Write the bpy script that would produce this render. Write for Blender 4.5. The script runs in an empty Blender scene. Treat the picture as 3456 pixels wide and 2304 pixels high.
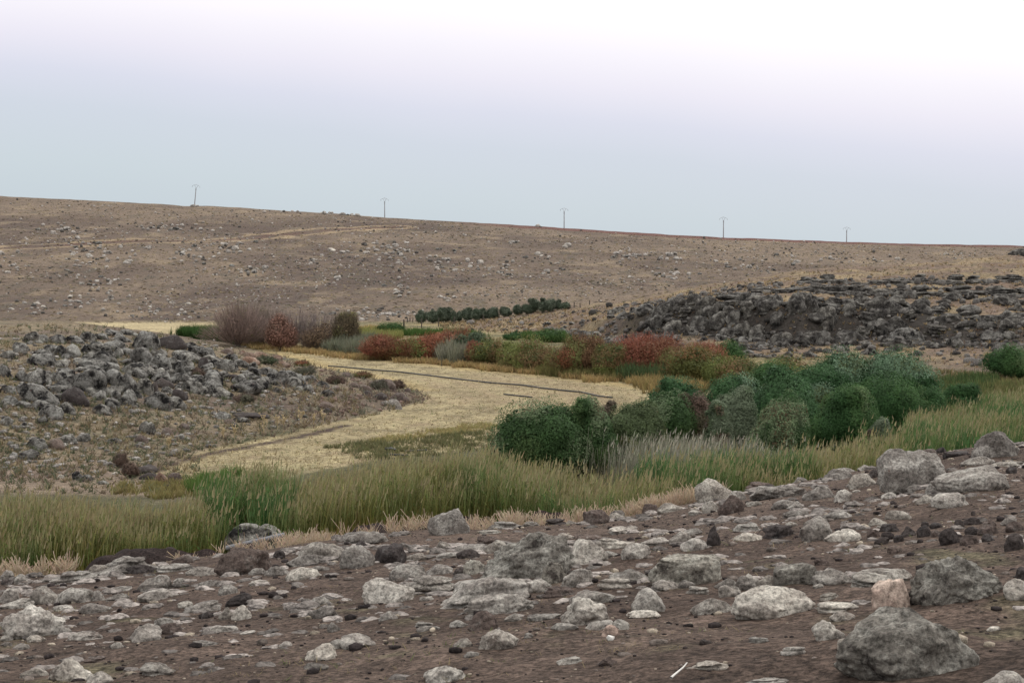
import bpy, math, random
import numpy as np
from mathutils import Vector, Matrix

R = math.radians
random.seed(7)
rng = np.random.default_rng(11)
scene = bpy.context.scene
C = scene.collection

# ------------------------------------------------------------------ camera, sky, sun, exposure
F = 1707.0                      # focal length in pixels of a 1024 wide frame
EYE = 12.0                      # eye height above the valley floor
PITCH = math.atan(96.0 / F)
cam = bpy.data.cameras.new('camera')
cam.sensor_width = 36.0
cam.lens = 36.0 * F / 1024.0
cam.clip_start = 0.3
cam.clip_end = 9000.0
camo = bpy.data.objects.new('camera', cam)
C.objects.link(camo)
camo.location = (0, 0, EYE)
camo.rotation_euler = (math.pi / 2 - PITCH, 0, 0)
scene.camera = camo

SUN_EL, SUN_AZ = 50.0, 48.0      # degrees; azimuth measured from +Y (view direction) towards +X
world = bpy.data.worlds.new('World')
scene.world = world
world.use_nodes = True
wn, wl = world.node_tree.nodes, world.node_tree.links
wn.clear()
w_out = wn.new('ShaderNodeOutputWorld')
w_bg = wn.new('ShaderNodeBackground')
w_sky = wn.new('ShaderNodeTexSky')
w_sky.sky_type = 'NISHITA'
w_sky.sun_disc = False
w_sky.sun_elevation = R(SUN_EL)
w_sky.sun_rotation = R(SUN_AZ)
w_bg.inputs['Strength'].default_value = 0.1
tc = wn.new('ShaderNodeTexCoord')
sep = wn.new('ShaderNodeSeparateXYZ')
wl.new(tc.outputs['Generated'], sep.inputs[0])
# thin overcast veil: pale blue-grey at the horizon, white high up, brightest round the hidden sun
mad = wn.new('ShaderNodeMath'); mad.operation = 'MULTIPLY_ADD'
mad.inputs[1].default_value = 0.085
wl.new(sep.outputs['X'], mad.inputs[0]); wl.new(sep.outputs['Z'], mad.inputs[2])
nz = wn.new('ShaderNodeTexNoise'); nz.inputs['Scale'].default_value = 2.2; nz.inputs['Detail'].default_value = 3
wl.new(tc.outputs['Generated'], nz.inputs['Vector'])
mad2 = wn.new('ShaderNodeMath'); mad2.operation = 'MULTIPLY_ADD'
mad2.inputs[1].default_value = 0.05
wl.new(nz.outputs['Fac'], mad2.inputs[0]); wl.new(mad.outputs[0], mad2.inputs[2])
sub = wn.new('ShaderNodeMath'); sub.operation = 'SUBTRACT'; sub.inputs[1].default_value = 0.025
wl.new(mad2.outputs[0], sub.inputs[0])
cr = wn.new('ShaderNodeValToRGB')
els = cr.color_ramp.elements
els[0].position = 0.0; els[0].color = (5.9, 6.7, 7.3, 1)
els[1].position = 1.0; els[1].color = (17.5, 17.2, 16.8, 1)
for p, c in ((0.02, (6.2, 6.95, 7.55, 1)), (0.05, (6.6, 7.1, 8.0, 1)), (0.07, (7.4, 7.55, 8.7, 1)),
             (0.09, (8.8, 8.5, 9.5, 1)), (0.12, (10.6, 10.1, 10.6, 1)), (0.16, (12, 11.8, 12, 1)), (0.3, (13, 13, 13, 1))):
    e = els.new(p); e.color = c
wl.new(sub.outputs[0], cr.inputs[0])
mx = wn.new('ShaderNodeMixRGB'); mx.inputs[0].default_value = 0.93
wl.new(w_sky.outputs[0], mx.inputs[1]); wl.new(cr.outputs[0], mx.inputs[2])
wl.new(mx.outputs[0], w_bg.inputs['Color'])
wl.new(w_bg.outputs[0], w_out.inputs['Surface'])

sun = bpy.data.lights.new('sun', 'SUN')
sun.energy = 1.15
sun.angle = R(14)
sun.color = (1.0, 0.95, 0.9)
suno = bpy.data.objects.new('sun', sun)
C.objects.link(suno)
suno.location = (60, 40, 120)
sd = Vector((math.sin(R(SUN_AZ)) * math.cos(R(SUN_EL)), math.cos(R(SUN_AZ)) * math.cos(R(SUN_EL)), math.sin(R(SUN_EL))))
suno.rotation_euler = (-sd).to_track_quat('-Z', 'Y').to_euler()

scene.view_settings.view_transform = 'Standard'
scene.view_settings.look = 'None'
scene.view_settings.exposure = 0.0
scene.view_settings.gamma = 1.0
scene.view_settings.use_curve_mapping = False
scene.cycles.max_bounces = 5
scene.cycles.diffuse_bounces = 3
scene.cycles.transmission_bounces = 3
scene.cycles.caustics_reflective = False
scene.cycles.caustics_refractive = False

# ------------------------------------------------------------------ noise and geometry of the land
def _hash(ix, iy, seed):
    h = (ix.astype(np.int64) * 374761393 + iy.astype(np.int64) * 668265263 + seed * 1442695041) & 0xFFFFFFFF
    h = ((h ^ (h >> 13)) * 1274126177) & 0xFFFFFFFF
    h = h ^ (h >> 16)
    return (h & 0xFFFFFF) / float(0xFFFFFF)

def vnoise(x, y, seed=0):
    ix = np.floor(x); iy = np.floor(y)
    fx = x - ix; fy = y - iy
    fx = fx * fx * fx * (fx * (fx * 6 - 15) + 10); fy = fy * fy * fy * (fy * (fy * 6 - 15) + 10)
    a = _hash(ix, iy, seed); b = _hash(ix + 1, iy, seed); c = _hash(ix, iy + 1, seed); d = _hash(ix + 1, iy + 1, seed)
    return (a * (1 - fx) + b * fx) * (1 - fy) + (c * (1 - fx) + d * fx) * fy * 1.0

def fbm(x, y, scale, octv=4, seed=0, rough=0.5):
    t = np.zeros(np.shape(x)); amp = 1.0; tot = 0.0; s = scale
    for k in range(octv):
        t = t + amp * (vnoise(x * s + 17.3 * k, y * s - 9.1 * k, seed + k) - 0.5)
        tot += amp; amp *= rough; s *= 2.03
    return t / tot * 2.0        # about -1 .. 1

def vn3(p, seed):               # 3D value noise for rock shapes
    i = np.floor(p).astype(np.int64); f = p - i
    f = f * f * (3 - 2 * f)
    out = np.zeros(len(p))
    for dx in (0, 1):
        for dy in (0, 1):
            for dz in (0, 1):
                w = (f[:, 0] if dx else 1 - f[:, 0]) * (f[:, 1] if dy else 1 - f[:, 1]) * (f[:, 2] if dz else 1 - f[:, 2])
                out += w * _hash(i[:, 0] + dx + (i[:, 2] + dz) * 57, i[:, 1] + dy - (i[:, 2] + dz) * 131, seed)
    return out

def sstep(t):
    t = np.clip(t, 0, 1)
    return t * t * (3 - 2 * t)

FWD = np.array([0, math.cos(PITCH), -math.sin(PITCH)])
UPV = np.array([0, math.sin(PITCH), math.cos(PITCH)])

def ray(u, v):
    u = np.asarray(u, float); v = np.asarray(v, float)
    d = FWD + np.stack([(u - 512) / F, np.zeros_like(u), np.zeros_like(u)], -1) + ((341 - v) / F)[..., None] * UPV
    return d

def flat(u, v, z=0.0):          # picture point -> world x, y on the plane of the valley floor
    d = ray(u, v)
    t = (z - EYE) / d[..., 2]
    return d[..., 0] * t, d[..., 1] * t

def atz(u, v, y):               # height of the sight line through (u, v) at distance y
    d = ray(u, v)
    return EYE + d[..., 2] / d[..., 1] * y

def poly(pts):
    a = np.array(pts, float)
    x, y = flat(a[:, 0], a[:, 1])
    return np.stack([x, y], 1)

def sdist(P, x, y):             # signed distance, positive inside the polygon
    d2 = np.full(np.shape(x), 1e18); inside = np.zeros(np.shape(x), bool)
    n = len(P)
    for i in range(n):
        ax, ay = P[i]; bx, by = P[(i + 1) % n]
        ex, ey = bx - ax, by - ay
        t = np.clip(((x - ax) * ex + (y - ay) * ey) / (ex * ex + ey * ey + 1e-12), 0, 1)
        d2 = np.minimum(d2, (x - ax - t * ex) ** 2 + (y - ay - t * ey) ** 2)
        cond = ((ay > y) != (by > y))
        with np.errstate(divide='ignore', invalid='ignore'):
            xi = (bx - ax) * (y - ay) / (by - ay + 1e-30) + ax
        inside ^= cond & (x < xi)
    d = np.sqrt(d2)
    return np.where(inside, d, -d)

def ldist(P, x, y):             # distance to an open line
    d2 = np.full(np.shape(x), 1e18)
    for i in range(len(P) - 1):
        ax, ay = P[i]; bx, by = P[i + 1]
        ex, ey = bx - ax, by - ay
        t = np.clip(((x - ax) * ex + (y - ay) * ey) / (ex * ex + ey * ey + 1e-12), 0, 1)
        d2 = np.minimum(d2, (x - ax - t * ex) ** 2 + (y - ay - t * ey) ** 2)
    return np.sqrt(d2)

KNOLL = poly([(-420, 478), (-150, 480), (0, 482), (90, 480), (150, 468), (185, 455), (240, 442), (300, 429), (350, 419), (400, 408),
              (427, 400), (412, 391), (380, 380), (330, 369), (300, 362), (275, 354), (235, 342), (205, 336), (120, 329), (40, 324), (-60, 321), (-420, 320)])
FIELD = poly([(150, 470), (172, 484), (215, 488), (262, 482), (330, 468), (400, 456), (470, 448), (520, 440), (600, 425), (690, 405), (668, 388),
              (600, 380), (540, 374), (480, 369), (420, 362), (350, 356), (300, 351), (250, 346), (262, 352), (290, 357), (330, 369), (380, 380), (412, 391),
              (427, 400), (400, 408), (350, 419), (300, 429), (240, 442), (185, 455)])
STRIP = poly([(40, 323), (90, 320), (150, 319.3), (222, 320), (218, 327), (205, 334), (190, 337), (120, 331)])
HU = [-400, 430, 480, 545, 640, 690, 740, 800, 870, 940, 1024, 1300]
HP = [[(331, 240), (328, 246), (326, 250), (325, 254), (324, 258), (323, 262)],
      [(331, 240), (328, 246), (326, 250), (325, 254), (324, 258), (323, 262)],
      [(331, 238), (328, 243), (325, 248), (323, 252), (321, 257), (319, 262)],
      [(337, 222), (328, 230), (322, 236), (317, 244), (312, 253), (308, 262)],
      [(351, 193), (337, 201), (312, 209), (306, 216), (302, 226), (298, 245)],
      [(357, 183), (331, 197), (301, 203), (296, 210), (291, 220), (288, 242)],
      [(359, 180), (334, 193), (299, 198), (293, 206), (285, 216), (279, 241)],
      [(360, 178), (344, 187), (302, 193), (290, 205), (277, 220), (268, 245)],
      [(361, 177), (335, 190), (303, 196), (291, 206), (276, 220), (265, 248)],
      [(364, 172), (340, 184), (312, 193), (292, 205), (275, 220), (260, 250)],
      [(372, 161), (345, 177), (322, 187), (292, 204), (273, 220), (251, 255)],
      [(392, 145), (350, 168), (328, 178), (290, 198), (265, 220), (225, 265)]]
HY = np.array([[q[1] for q in r] for r in HP], float)
HZ = np.array([[float(atz(float(u), float(q[0]), q[1])) for q in r] for u, r in zip(HU, HP)])
HZ[:, 0] = 0.0; HZ[0, :] = 0; HZ[1, :] = 0
HZ = np.maximum(HZ, 0)
HA = (np.array(HU, float) - 512) / F * 1.0      # x/y of the columns (near enough)

def hill_point(u, s):           # distance on the rocky hill: s = 0 (foot) .. 5 (ridge)
    a = (u - 512) / F
    k = min(int(s), 4); fr = s - k
    y = np.interp(a, HA, HY[:, k]) * (1 - fr) + np.interp(a, HA, HY[:, k + 1]) * fr
    return a * y, y

SKY_U = [-600, 0, 90, 190, 250, 385, 470, 560, 640, 720, 845, 940, 1024, 1500]
SKY_V = [170, 196, 200, 205.5, 208, 217, 222, 227.5, 232.5, 237, 241.5, 244, 245.5, 250]
RIDGE = 780.0
BUMPS = [(163, 49, 541.5, 2.6, 1.1), (395, 49, 518.5, 2.1, 1.2), (250, 50, 541, 1.0, .8), (548, 52, 508, 1.0, .9), (120, 48, 549, 1.4, .8), (470, 51, 512, 1.2, .8)]

def edge_y(x):
    return np.interp(x, [-30, -10, -5, -1.6, 5, 8, 12, 40], [25, 29, 31.5, 34, 37, 39.5, 40.5, 44]) + fbm(x, x * 0 + 3.3, 0.35, 3, 91) * 1.0

def land(x, y, fine=True):
    x = np.asarray(x, float); y = np.asarray(y, float)
    a = x / np.maximum(y, 8.0)
    # near slope
    xc = 16 * np.tanh(x / 16)
    ye = edge_y(x)
    yy = np.minimum(y, ye)
    zf = 8.93 + 0.1035 * xc - 0.108 * (yy - 12) - .34 * np.exp(-((a - .045) / .085) ** 2) * sstep((yy - 16) / 18) + .38 * sstep((a - .19) / .09) * sstep((yy - 16) / 20)
    t = np.clip((y - ye) / 26.0, 0, 1)
    fall = 1 - (0.35 * sstep(t) + 0.65 * t)
    z = zf * np.where(y > ye, fall, 1.0)
    # the rocky knoll on the other bank
    m = (y > 60) & (y < 320)
    kd = np.full(x.shape, -1.0)
    if m.any():
        kd[m] = sdist(KNOLL, x[m], y[m])
    kn = 5.4 * sstep(kd / 26.0) * (0.72 + 0.28 * sstep((y - 100) / 60.0)) * (1 - 0.72 * sstep((y - 130) / 90.0)) + np.clip(kd, 0, 3) * 0.12
    z = z + kn
    # rocky hill
    ys = [np.interp(a, HA, HY[:, k]) for k in range(6)]
    zs = [np.interp(a, HA, HZ[:, k]) for k in range(6)]
    h = np.zeros(x.shape)
    for k in range(5):
        mm = (y >= ys[k]) & (y < ys[k + 1])
        tt = (y - ys[k]) / (ys[k + 1] - ys[k])
        if k == 1:
            tt = sstep(tt * 1.1 - .05)
        h = np.where(mm, zs[k] * (1 - tt) + zs[k + 1] * tt, h)
    h = np.where(y >= ys[5], zs[5] - 0.02 * (y - ys[5]), h)
    # far hillside
    u = 512 + a * F
    vs = np.interp(u, SKY_U, SKY_V)
    zr = EYE + (245 - vs) / F * RIDGE
    yb = 268.0
    tt = np.clip((y - yb) / (RIDGE - yb), 0, 1)
    far = zr * tt ** 1.25
    far = np.where(y > RIDGE, zr - 0.012 * (y - RIDGE), far)
    far = np.where(y > yb, np.maximum(far, -30), 0)
    z = z + np.maximum(np.maximum(h - .35 * sstep(h / 2) * (y < 300), 0), far)
    if fine:
        nearf = np.clip(1 - (y - 20) / 40, 0, 1)
        z = z + fbm(x, y, 0.5, 4, 3) * 0.10 * nearf + fbm(x, y, 3.0, 3, 5) * 0.03 * np.clip(1 - (y - 10) / 45, 0, 1)
        mid = sstep((y - 45) / 20)
        z = z + mid * fbm(x, y, 0.12, 4, 8) * np.where(kd > 0, 0.45, 0.10) * np.where(kd > 0, np.clip(kd / 5, 0, 1), 1)
        hf = np.clip(h / 3.0, 0, 1) * (y < 300)
        z = z + hf * fbm(x, y, 0.25, 5, 21, .6) * 0.55
        ff = sstep((y - 290) / 60) * (1 - sstep((y - 650) / 100))
        z = z + ff * fbm(x, y, 0.018, 5, 31) * 1.6
        z = z + sstep((y - 700) / 60) * fbm(x, x * 0, 0.08, 4, 41) * 0.35
    for (bu, by, bv, wx, wy) in BUMPS:
        bx = (bu - 512) / F * by
        top = float(atz(float(bu), float(bv), by))
        g = np.exp(-((x - bx) / wx) ** 4 - ((y - by) / wy) ** 2)
        z = z + g * np.maximum(top - z, 0) * (0.93 + 0.12 * fbm(x, y, 1.5, 2, 77))
    return z

GRID = {}
def hit(us, vs, y0=4.0, y1=900.0, n=1500):       # picture points -> points on the land
    if GRID:                                     # sight lines keep x / y, so they run along the columns of the land's grid
        us = np.atleast_1d(np.asarray(us, float)); vs = np.atleast_1d(np.asarray(vs, float))
        k0, k1 = np.searchsorted(GRID['y'], [max(y0, 9.2), y1]); ys = GRID['y'][k0:k1]
        out = np.zeros((len(us), 3)); d = ray(us, vs)
        for i0 in range(0, len(us), 2000):
            dd = d[i0:i0 + 2000]; a = dd[:, 0] / dd[:, 1]
            c = np.clip(np.searchsorted(GRID['a'], a), 1, len(GRID['a']) - 1)
            f = ((a - GRID['a'][c - 1]) / (GRID['a'][c] - GRID['a'][c - 1]))[:, None]
            H = (GRID['z'][k0:k1, c - 1].T * (1 - f) + GRID['z'][k0:k1, c].T * f)
            G = EYE + (dd[:, 2] / dd[:, 1])[:, None] * ys[None] - H
            below = G <= 0
            k = np.maximum(np.where(below.any(1), np.argmax(below, 1), len(ys) - 1), 1)
            r = np.arange(len(dd)); g0 = G[r, k - 1]; g1 = G[r, k]
            tt = np.clip(g0 / np.maximum(g0 - g1, 1e-9), 0, 1)
            yy = ys[k - 1] * (1 - tt) + ys[k] * tt
            out[i0:i0 + 2000, 0] = a * yy; out[i0:i0 + 2000, 1] = yy
        out[:, 2] = land(out[:, 0], out[:, 1])
        return out
    us = np.atleast_1d(np.asarray(us, float)); vs = np.atleast_1d(np.asarray(vs, float))
    d = ray(us, vs)
    ys = np.geomspace(y0, y1, n)
    out = np.zeros((len(us), 3))
    for i0 in range(0, len(us), 200):
        dd = d[i0:i0 + 200]
        X = dd[:, :1] / dd[:, 1:2] * ys[None]
        Z = EYE + dd[:, 2:3] / dd[:, 1:2] * ys[None]
        Y = np.broadcast_to(ys[None], X.shape)
        H = land(X.ravel(), Y.ravel()).reshape(X.shape)
        below = Z <= H
        k = np.argmax(below, 1)
        k = np.where(below.any(1), k, n - 1)
        k = np.maximum(k, 1)
        r = np.arange(len(dd))
        g0 = Z[r, k - 1] - H[r, k - 1]; g1 = Z[r, k] - H[r, k]
        tt = np.clip(g0 / np.maximum(g0 - g1, 1e-9), 0, 1)
        yy = ys[k - 1] * (1 - tt) + ys[k] * tt
        out[i0:i0 + 200, 0] = dd[:, 0] / dd[:, 1] * yy
        out[i0:i0 + 200, 1] = yy
        out[i0:i0 + 200, 2] = land(out[i0:i0 + 200, 0], yy)
    return out

# ------------------------------------------------------------------ helpers for meshes and tags
def mesh_from(name, V, Fc, col=None, smooth=False, nper=4):
    V = np.ascontiguousarray(V, np.float32); Fc = np.ascontiguousarray(Fc, np.int32)
    me = bpy.data.meshes.new(name)
    me.vertices.add(len(V)); me.vertices.foreach_set('co', V.ravel())
    nper = Fc.shape[1]
    me.loops.add(Fc.size); me.loops.foreach_set('vertex_index', Fc.ravel())
    me.polygons.add(len(Fc))
    me.polygons.foreach_set('loop_start', np.arange(0, Fc.size, nper, dtype=np.int32))
    if smooth:
        me.polygons.foreach_set('use_smooth', np.ones(len(Fc), bool))
    me.update(calc_edges=True)
    if col is not None:
        at = me.attributes.new('Col', 'FLOAT_COLOR', 'POINT')
        c4 = np.ones((len(V), 4), np.float32); c4[:, :3] = np.clip(col, 0, 1)
        at.data.foreach_set('color', c4.ravel())
    return me

def link(name, me, mat=None, parent=None, loc=None):
    o = bpy.data.objects.new(name, me)
    if mat is not None and len(me.materials) == 0:
        me.materials.append(mat)
    C.objects.link(o)
    if parent is not None:
        o.parent = parent
    if loc is not None:
        o.location = loc
    return o

def empty(name, loc):
    o = bpy.data.objects.new(name, None)
    o.empty_display_size = 0.3
    C.objects.link(o)
    o.location = loc
    return o

def tag(o, label=None, cat=None, group=None, kind=None):
    if label: o['label'] = label
    if cat: o['category'] = cat
    if group: o['group'] = group
    if kind: o['kind'] = kind
    return o

class Acc:                      # collects quads with a colour
    def __init__(s): s.v = []; s.f = []; s.c = []; s.n = 0
    def add(s, V, Q, Cc):
        s.v.append(V); s.f.append(Q + s.n); s.c.append(Cc); s.n += len(V)
    def mesh(s, name, smooth=False):
        return mesh_from(name, np.concatenate(s.v), np.concatenate(s.f), np.concatenate(s.c), smooth)

def strips(acc, base, tip, width, cb, ct, bend=None, segs=3, yaw=None, w1=0.15, cm=None):
    """ribbons from base to tip; width at base, w1 times that at the tip; colours blend from cb to ct"""
    n = len(base)
    yaw = rng.uniform(0, math.pi, n) if yaw is None else yaw
    side = np.stack([np.cos(yaw), np.sin(yaw), np.zeros(n)], 1) * (np.asarray(width)[:, None] * 0.5)
    bend = np.zeros((n, 3)) if bend is None else bend
    V = np.zeros((n, segs + 1, 2, 3)); K = np.zeros((n, segs + 1, 2, 3))
    for k in range(segs + 1):
        t = k / segs
        p = base * (1 - t) + tip * t + bend * (t * t)
        w = 1 - (1 - w1) * t
        V[:, k, 0] = p - side * w; V[:, k, 1] = p + side * w
        if cm is None:
            c = cb * (1 - t) + ct * t
        else:
            c = cb * (1 - 2 * t) + cm * 2 * t if t < .5 else cm * (2 - 2 * t) + ct * (2 * t - 1)
        K[:, k, 0] = c; K[:, k, 1] = c
    b = (np.arange(n) * (segs + 1) * 2)[:, None]
    q = []
    for k in range(segs):
        q.append(np.stack([b[:, 0] + 2 * k, b[:, 0] + 2 * k + 1, b[:, 0] + 2 * k + 3, b[:, 0] + 2 * k + 2], 1))
    acc.add(V.reshape(-1, 3), np.concatenate(q), K.reshape(-1, 3))

def leaves(acc, P, nrm, length, width, col):
    n = len(P)
    a = rng.normal(size=(n, 3)); a -= (a * nrm).sum(1, keepdims=True) * nrm * 0.6
    a /= np.linalg.norm(a, axis=1, keepdims=True)
    b = np.cross(a, nrm); b /= np.maximum(np.linalg.norm(b, axis=1, keepdims=True), 1e-6)
    a = a * (np.asarray(length) * 0.5)[:, None]; b = b * (np.asarray(width) * 0.5)[:, None]
    V = np.stack([P - a, P + b, P + a, P - b], 1)
    Q = np.arange(n * 4).reshape(n, 4)
    acc.add(V.reshape(-1, 3), Q, np.repeat(col, 4, 0))

# ------------------------------------------------------------------ materials
def newmat(name):
    m = bpy.data.materials.new(name); m.use_nodes = True
    nt = m.node_tree; nt.nodes.clear()
    return m, nt.nodes, nt.links

def noise(N, L, vec, scale, detail=4, rough=0.55):
    n = N.new('ShaderNodeTexNoise'); n.inputs['Scale'].default_value = scale
    n.inputs['Detail'].default_value = detail; n.inputs['Roughness'].default_value = rough
    L.new(vec, n.inputs['Vector'])
    return n.outputs['Fac']

def ramp(N, L, fac, stops):
    r = N.new('ShaderNodeValToRGB')
    e = r.color_ramp.elements
    e[0].position, e[0].color = stops[0][0], (*stops[0][1], 1)
    e[1].position, e[1].color = stops[-1][0], (*stops[-1][1], 1)
    for p, c in stops[1:-1]:
        x = e.new(p); x.color = (*c, 1)
    L.new(fac, r.inputs[0])
    return r.outputs[0]

def mixc(N, L, kind, fac, a, b):
    m = N.new('ShaderNodeMixRGB'); m.blend_type = kind
    for i, s in ((0, fac), (1, a), (2, b)):
        if isinstance(s, (int, float)): m.inputs[i].default_value = s
        elif isinstance(s, tuple): m.inputs[i].default_value = (*s, 1)
        else: L.new(s, m.inputs[i])
    return m.outputs[0]

def g(v): return (v, v, v)

def ground_material():
    m, N, L = newmat('ground_soil')
    out = N.new('ShaderNodeOutputMaterial'); bs = N.new('ShaderNodeBsdfPrincipled')
    bs.inputs['Roughness'].default_value = 0.95
    bs.inputs['Specular IOR Level'].default_value = 0.1
    at = N.new('ShaderNodeAttribute'); at.attribute_name = 'Col'
    geo = N.new('ShaderNodeNewGeometry'); P = geo.outputs['Position']
    n1 = noise(N, L, P, 0.35, 6, .65); n2 = noise(N, L, P, 2.2, 8, .7); n3 = noise(N, L, P, 16, 8, .78)
    c = mixc(N, L, 'MULTIPLY', 1.0, at.outputs['Color'], ramp(N, L, n1, [(.3, g(.80)), (.7, g(1.2))]))
    c = mixc(N, L, 'MULTIPLY', 1.0, c, ramp(N, L, n2, [(.32, g(.58)), (.5, g(1.0)), (.68, g(1.5))]))
    c = mixc(N, L, 'MULTIPLY', 1.0, c, ramp(N, L, n3, [(.40, g(.38)), (.5, g(1.0)), (.61, g(1.9))]))
    L.new(c, bs.inputs['Base Color'])
    b = N.new('ShaderNodeBump'); b.inputs['Strength'].default_value = 0.9; b.inputs['Distance'].default_value = 0.05
    L.new(n3, b.inputs['Height'])
    b2 = N.new('ShaderNodeBump'); b2.inputs['Strength'].default_value = 0.6; b2.inputs['Distance'].default_value = 0.25
    L.new(n2, b2.inputs['Height']); L.new(b.outputs[0], b2.inputs['Normal'])
    L.new(b2.outputs[0], bs.inputs['Normal'])
    L.new(bs.outputs[0], out.inputs['Surface'])
    return m

def rock_material(name, base, light, dark, lo=.48, hi=.56, darkpos=.40, sc=2.2, spot=(.11, .07, .058), bump=.10, spots=True):
    m, N, L = newmat(name)
    out = N.new('ShaderNodeOutputMaterial'); bs = N.new('ShaderNodeBsdfPrincipled')
    bs.inputs['Roughness'].default_value = 0.92
    bs.inputs['Specular IOR Level'].default_value = 0.15
    geo = N.new('ShaderNodeNewGeometry'); P = geo.outputs['Position']
    oi = N.new('ShaderNodeObjectInfo')
    n1 = noise(N, L, P, sc, 9, .68); n2 = noise(N, L, P, sc * 3.1, 7, .7); n3 = noise(N, L, P, sc * 9, 8, .75)
    n4 = noise(N, L, P, sc * .6, 3, .5)
    c = ramp(N, L, n1, [(darkpos - .07, dark), (darkpos, base), (lo, base), (hi, light)])
    c = mixc(N, L, 'MIX', ramp(N, L, n2, [(.56, g(0)), (.66, g(.75))]), c, light)
    if spots:
        c = mixc(N, L, 'MIX', ramp(N, L, n2, [(.30, g(.9)), (.36, g(0))]), c, spot)
    c = mixc(N, L, 'MULTIPLY', 1.0, c, ramp(N, L, n3, [(.38, g(.42)), (.5, g(1.0)), (.63, g(1.55))]))
    c = mixc(N, L, 'MULTIPLY', 1.0, c, ramp(N, L, n4, [(.3, g(.82)), (.7, g(1.18))]))
    c = mixc(N, L, 'MULTIPLY', 1.0, c, ramp(N, L, oi.outputs['Random'], [(0, (.78, .77, .77)), (.5, (1., 1., 1.)), (1, (1.18, 1.16, 1.12))]))
    L.new(c, bs.inputs['Base Color'])
    b = N.new('ShaderNodeBump'); b.inputs['Strength'].default_value = 0.8; b.inputs['Distance'].default_value = bump
    L.new(n2, b.inputs['Height'])
    b2 = N.new('ShaderNodeBump'); b2.inputs['Strength'].default_value = 0.6; b2.inputs['Distance'].default_value = bump * .35
    L.new(n3, b2.inputs['Height']); L.new(b.outputs[0], b2.inputs['Normal'])
    L.new(b2.outputs[0], bs.inputs['Normal'])
    L.new(bs.outputs[0], out.inputs['Surface'])
    return m

def plant_material(name, trans=0.3):
    m, N, L = newmat(name)
    out = N.new('ShaderNodeOutputMaterial')
    at = N.new('ShaderNodeAttribute'); at.attribute_name = 'Col'
    d = N.new('ShaderNodeBsdfDiffuse'); t = N.new('ShaderNodeBsdfTranslucent')
    L.new(at.outputs['Color'], d.inputs['Color']); L.new(at.outputs['Color'], t.inputs['Color'])
    mx = N.new('ShaderNodeMixShader'); mx.inputs[0].default_value = trans
    L.new(d.outputs[0], mx.inputs[1]); L.new(t.outputs[0], mx.inputs[2])
    L.new(mx.outputs[0], out.inputs['Surface'])
    return m

def plain_material(name, c, rough=.8, metal=0.0, var=.25, sc=8.0):
    m, N, L = newmat(name)
    out = N.new('ShaderNodeOutputMaterial'); bs = N.new('ShaderNodeBsdfPrincipled')
    bs.inputs['Roughness'].default_value = rough; bs.inputs['Metallic'].default_value = metal
    geo = N.new('ShaderNodeNewGeometry')
    n = noise(N, L, geo.outputs['Position'], sc, 5, .6)
    c2 = mixc(N, L, 'MULTIPLY', 1.0, tuple(c), ramp(N, L, n, [(.3, g(1 - var)), (.7, g(1 + var))]))
    L.new(c2, bs.inputs['Base Color']); L.new(bs.outputs[0], out.inputs['Surface'])
    return m

M_GROUND = ground_material()
MR = {
    'l': rock_material('weathered_grey_stone', (.205, .183, .162), (.385, .360, .322), (.075, .065, .058), lo=.47, hi=.60, sc=2.6),
    'p': rock_material('pale_lichened_stone', (.315, .283, .250), (.53, .495, .44), (.13, .108, .094), darkpos=.40, lo=.46, hi=.60, sc=2.6),
    'd': rock_material('dark_basalt', (.060, .050, .047), (.13, .12, .115), (.025, .022, .022), lo=.55, hi=.66),
    'b': rock_material('brown_basalt', (.12, .092, .080), (.21, .185, .165), (.05, .038, .034), lo=.54, hi=.66),
    't': rock_material('tan_stone', (.33, .245, .20), (.40, .315, .26), (.25, .185, .15), darkpos=.33, bump=.02, spots=False),
    'm': rock_material('mottled_lichen_stone', (.20, .183, .158), (.40, .382, .335), (.055, .047, .042), darkpos=.44, lo=.48, hi=.60, sc=3.0),
    'k': rock_material('knoll_basalt', (.125, .118, .107), (.255, .248, .228), (.013, .012, .012), darkpos=.495, lo=.505, hi=.62, sc=1.2, bump=.12, spot=(.16, .10, .085)),
    'c': rock_material('cliff_basalt', (.060, .055, .050), (.19, .18, .162), (.018, .017, .016), darkpos=.45, lo=.49, hi=.60, sc=1.1, bump=.2, spots=False),
    'h': rock_material('hillside_stone', (.28, .255, .23), (.42, .39, .35), (.06, .055, .05), darkpos=.44, sc=.8, bump=.15, spots=False),
    'r': rock_material('red_brown_stone', (.15, .095, .07), (.24, .18, .145), (.06, .035, .028), sc=1.2, bump=.08, spots=False),
}
def leaf_material():
    m, N, L = newmat('leaf')
    out = N.new('ShaderNodeOutputMaterial')
    at = N.new('ShaderNodeAttribute'); at.attribute_name = 'Col'
    b = N.new('ShaderNodeBsdfPrincipled'); t = N.new('ShaderNodeBsdfTranslucent')
    b.inputs['Roughness'].default_value = .6; b.inputs['Specular IOR Level'].default_value = .12
    L.new(at.outputs['Color'], b.inputs['Base Color']); L.new(at.outputs['Color'], t.inputs['Color'])
    mx = N.new('ShaderNodeMixShader'); mx.inputs[0].default_value = .25
    L.new(b.outputs[0], mx.inputs[1]); L.new(t.outputs[0], mx.inputs[2]); L.new(mx.outputs[0], out.inputs['Surface'])
    return m
M_LEAF = leaf_material()
M_GRASS = plant_material('grass_blade', .25)
M_BARK = plain_material('bark', (.07, .055, .045), .9)
M_POST = plain_material('weathered_wood', (.07, .055, .045), .85)
M_POLE = plain_material('pole_concrete', (.30, .30, .31), .8, var=.1)
M_STEEL = plain_material('galvanised_steel', (.33, .34, .36), .5, .4, var=.1)
M_PIPE = plain_material('black_polythene', (.02, .02, .022), .45, var=.2)
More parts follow.
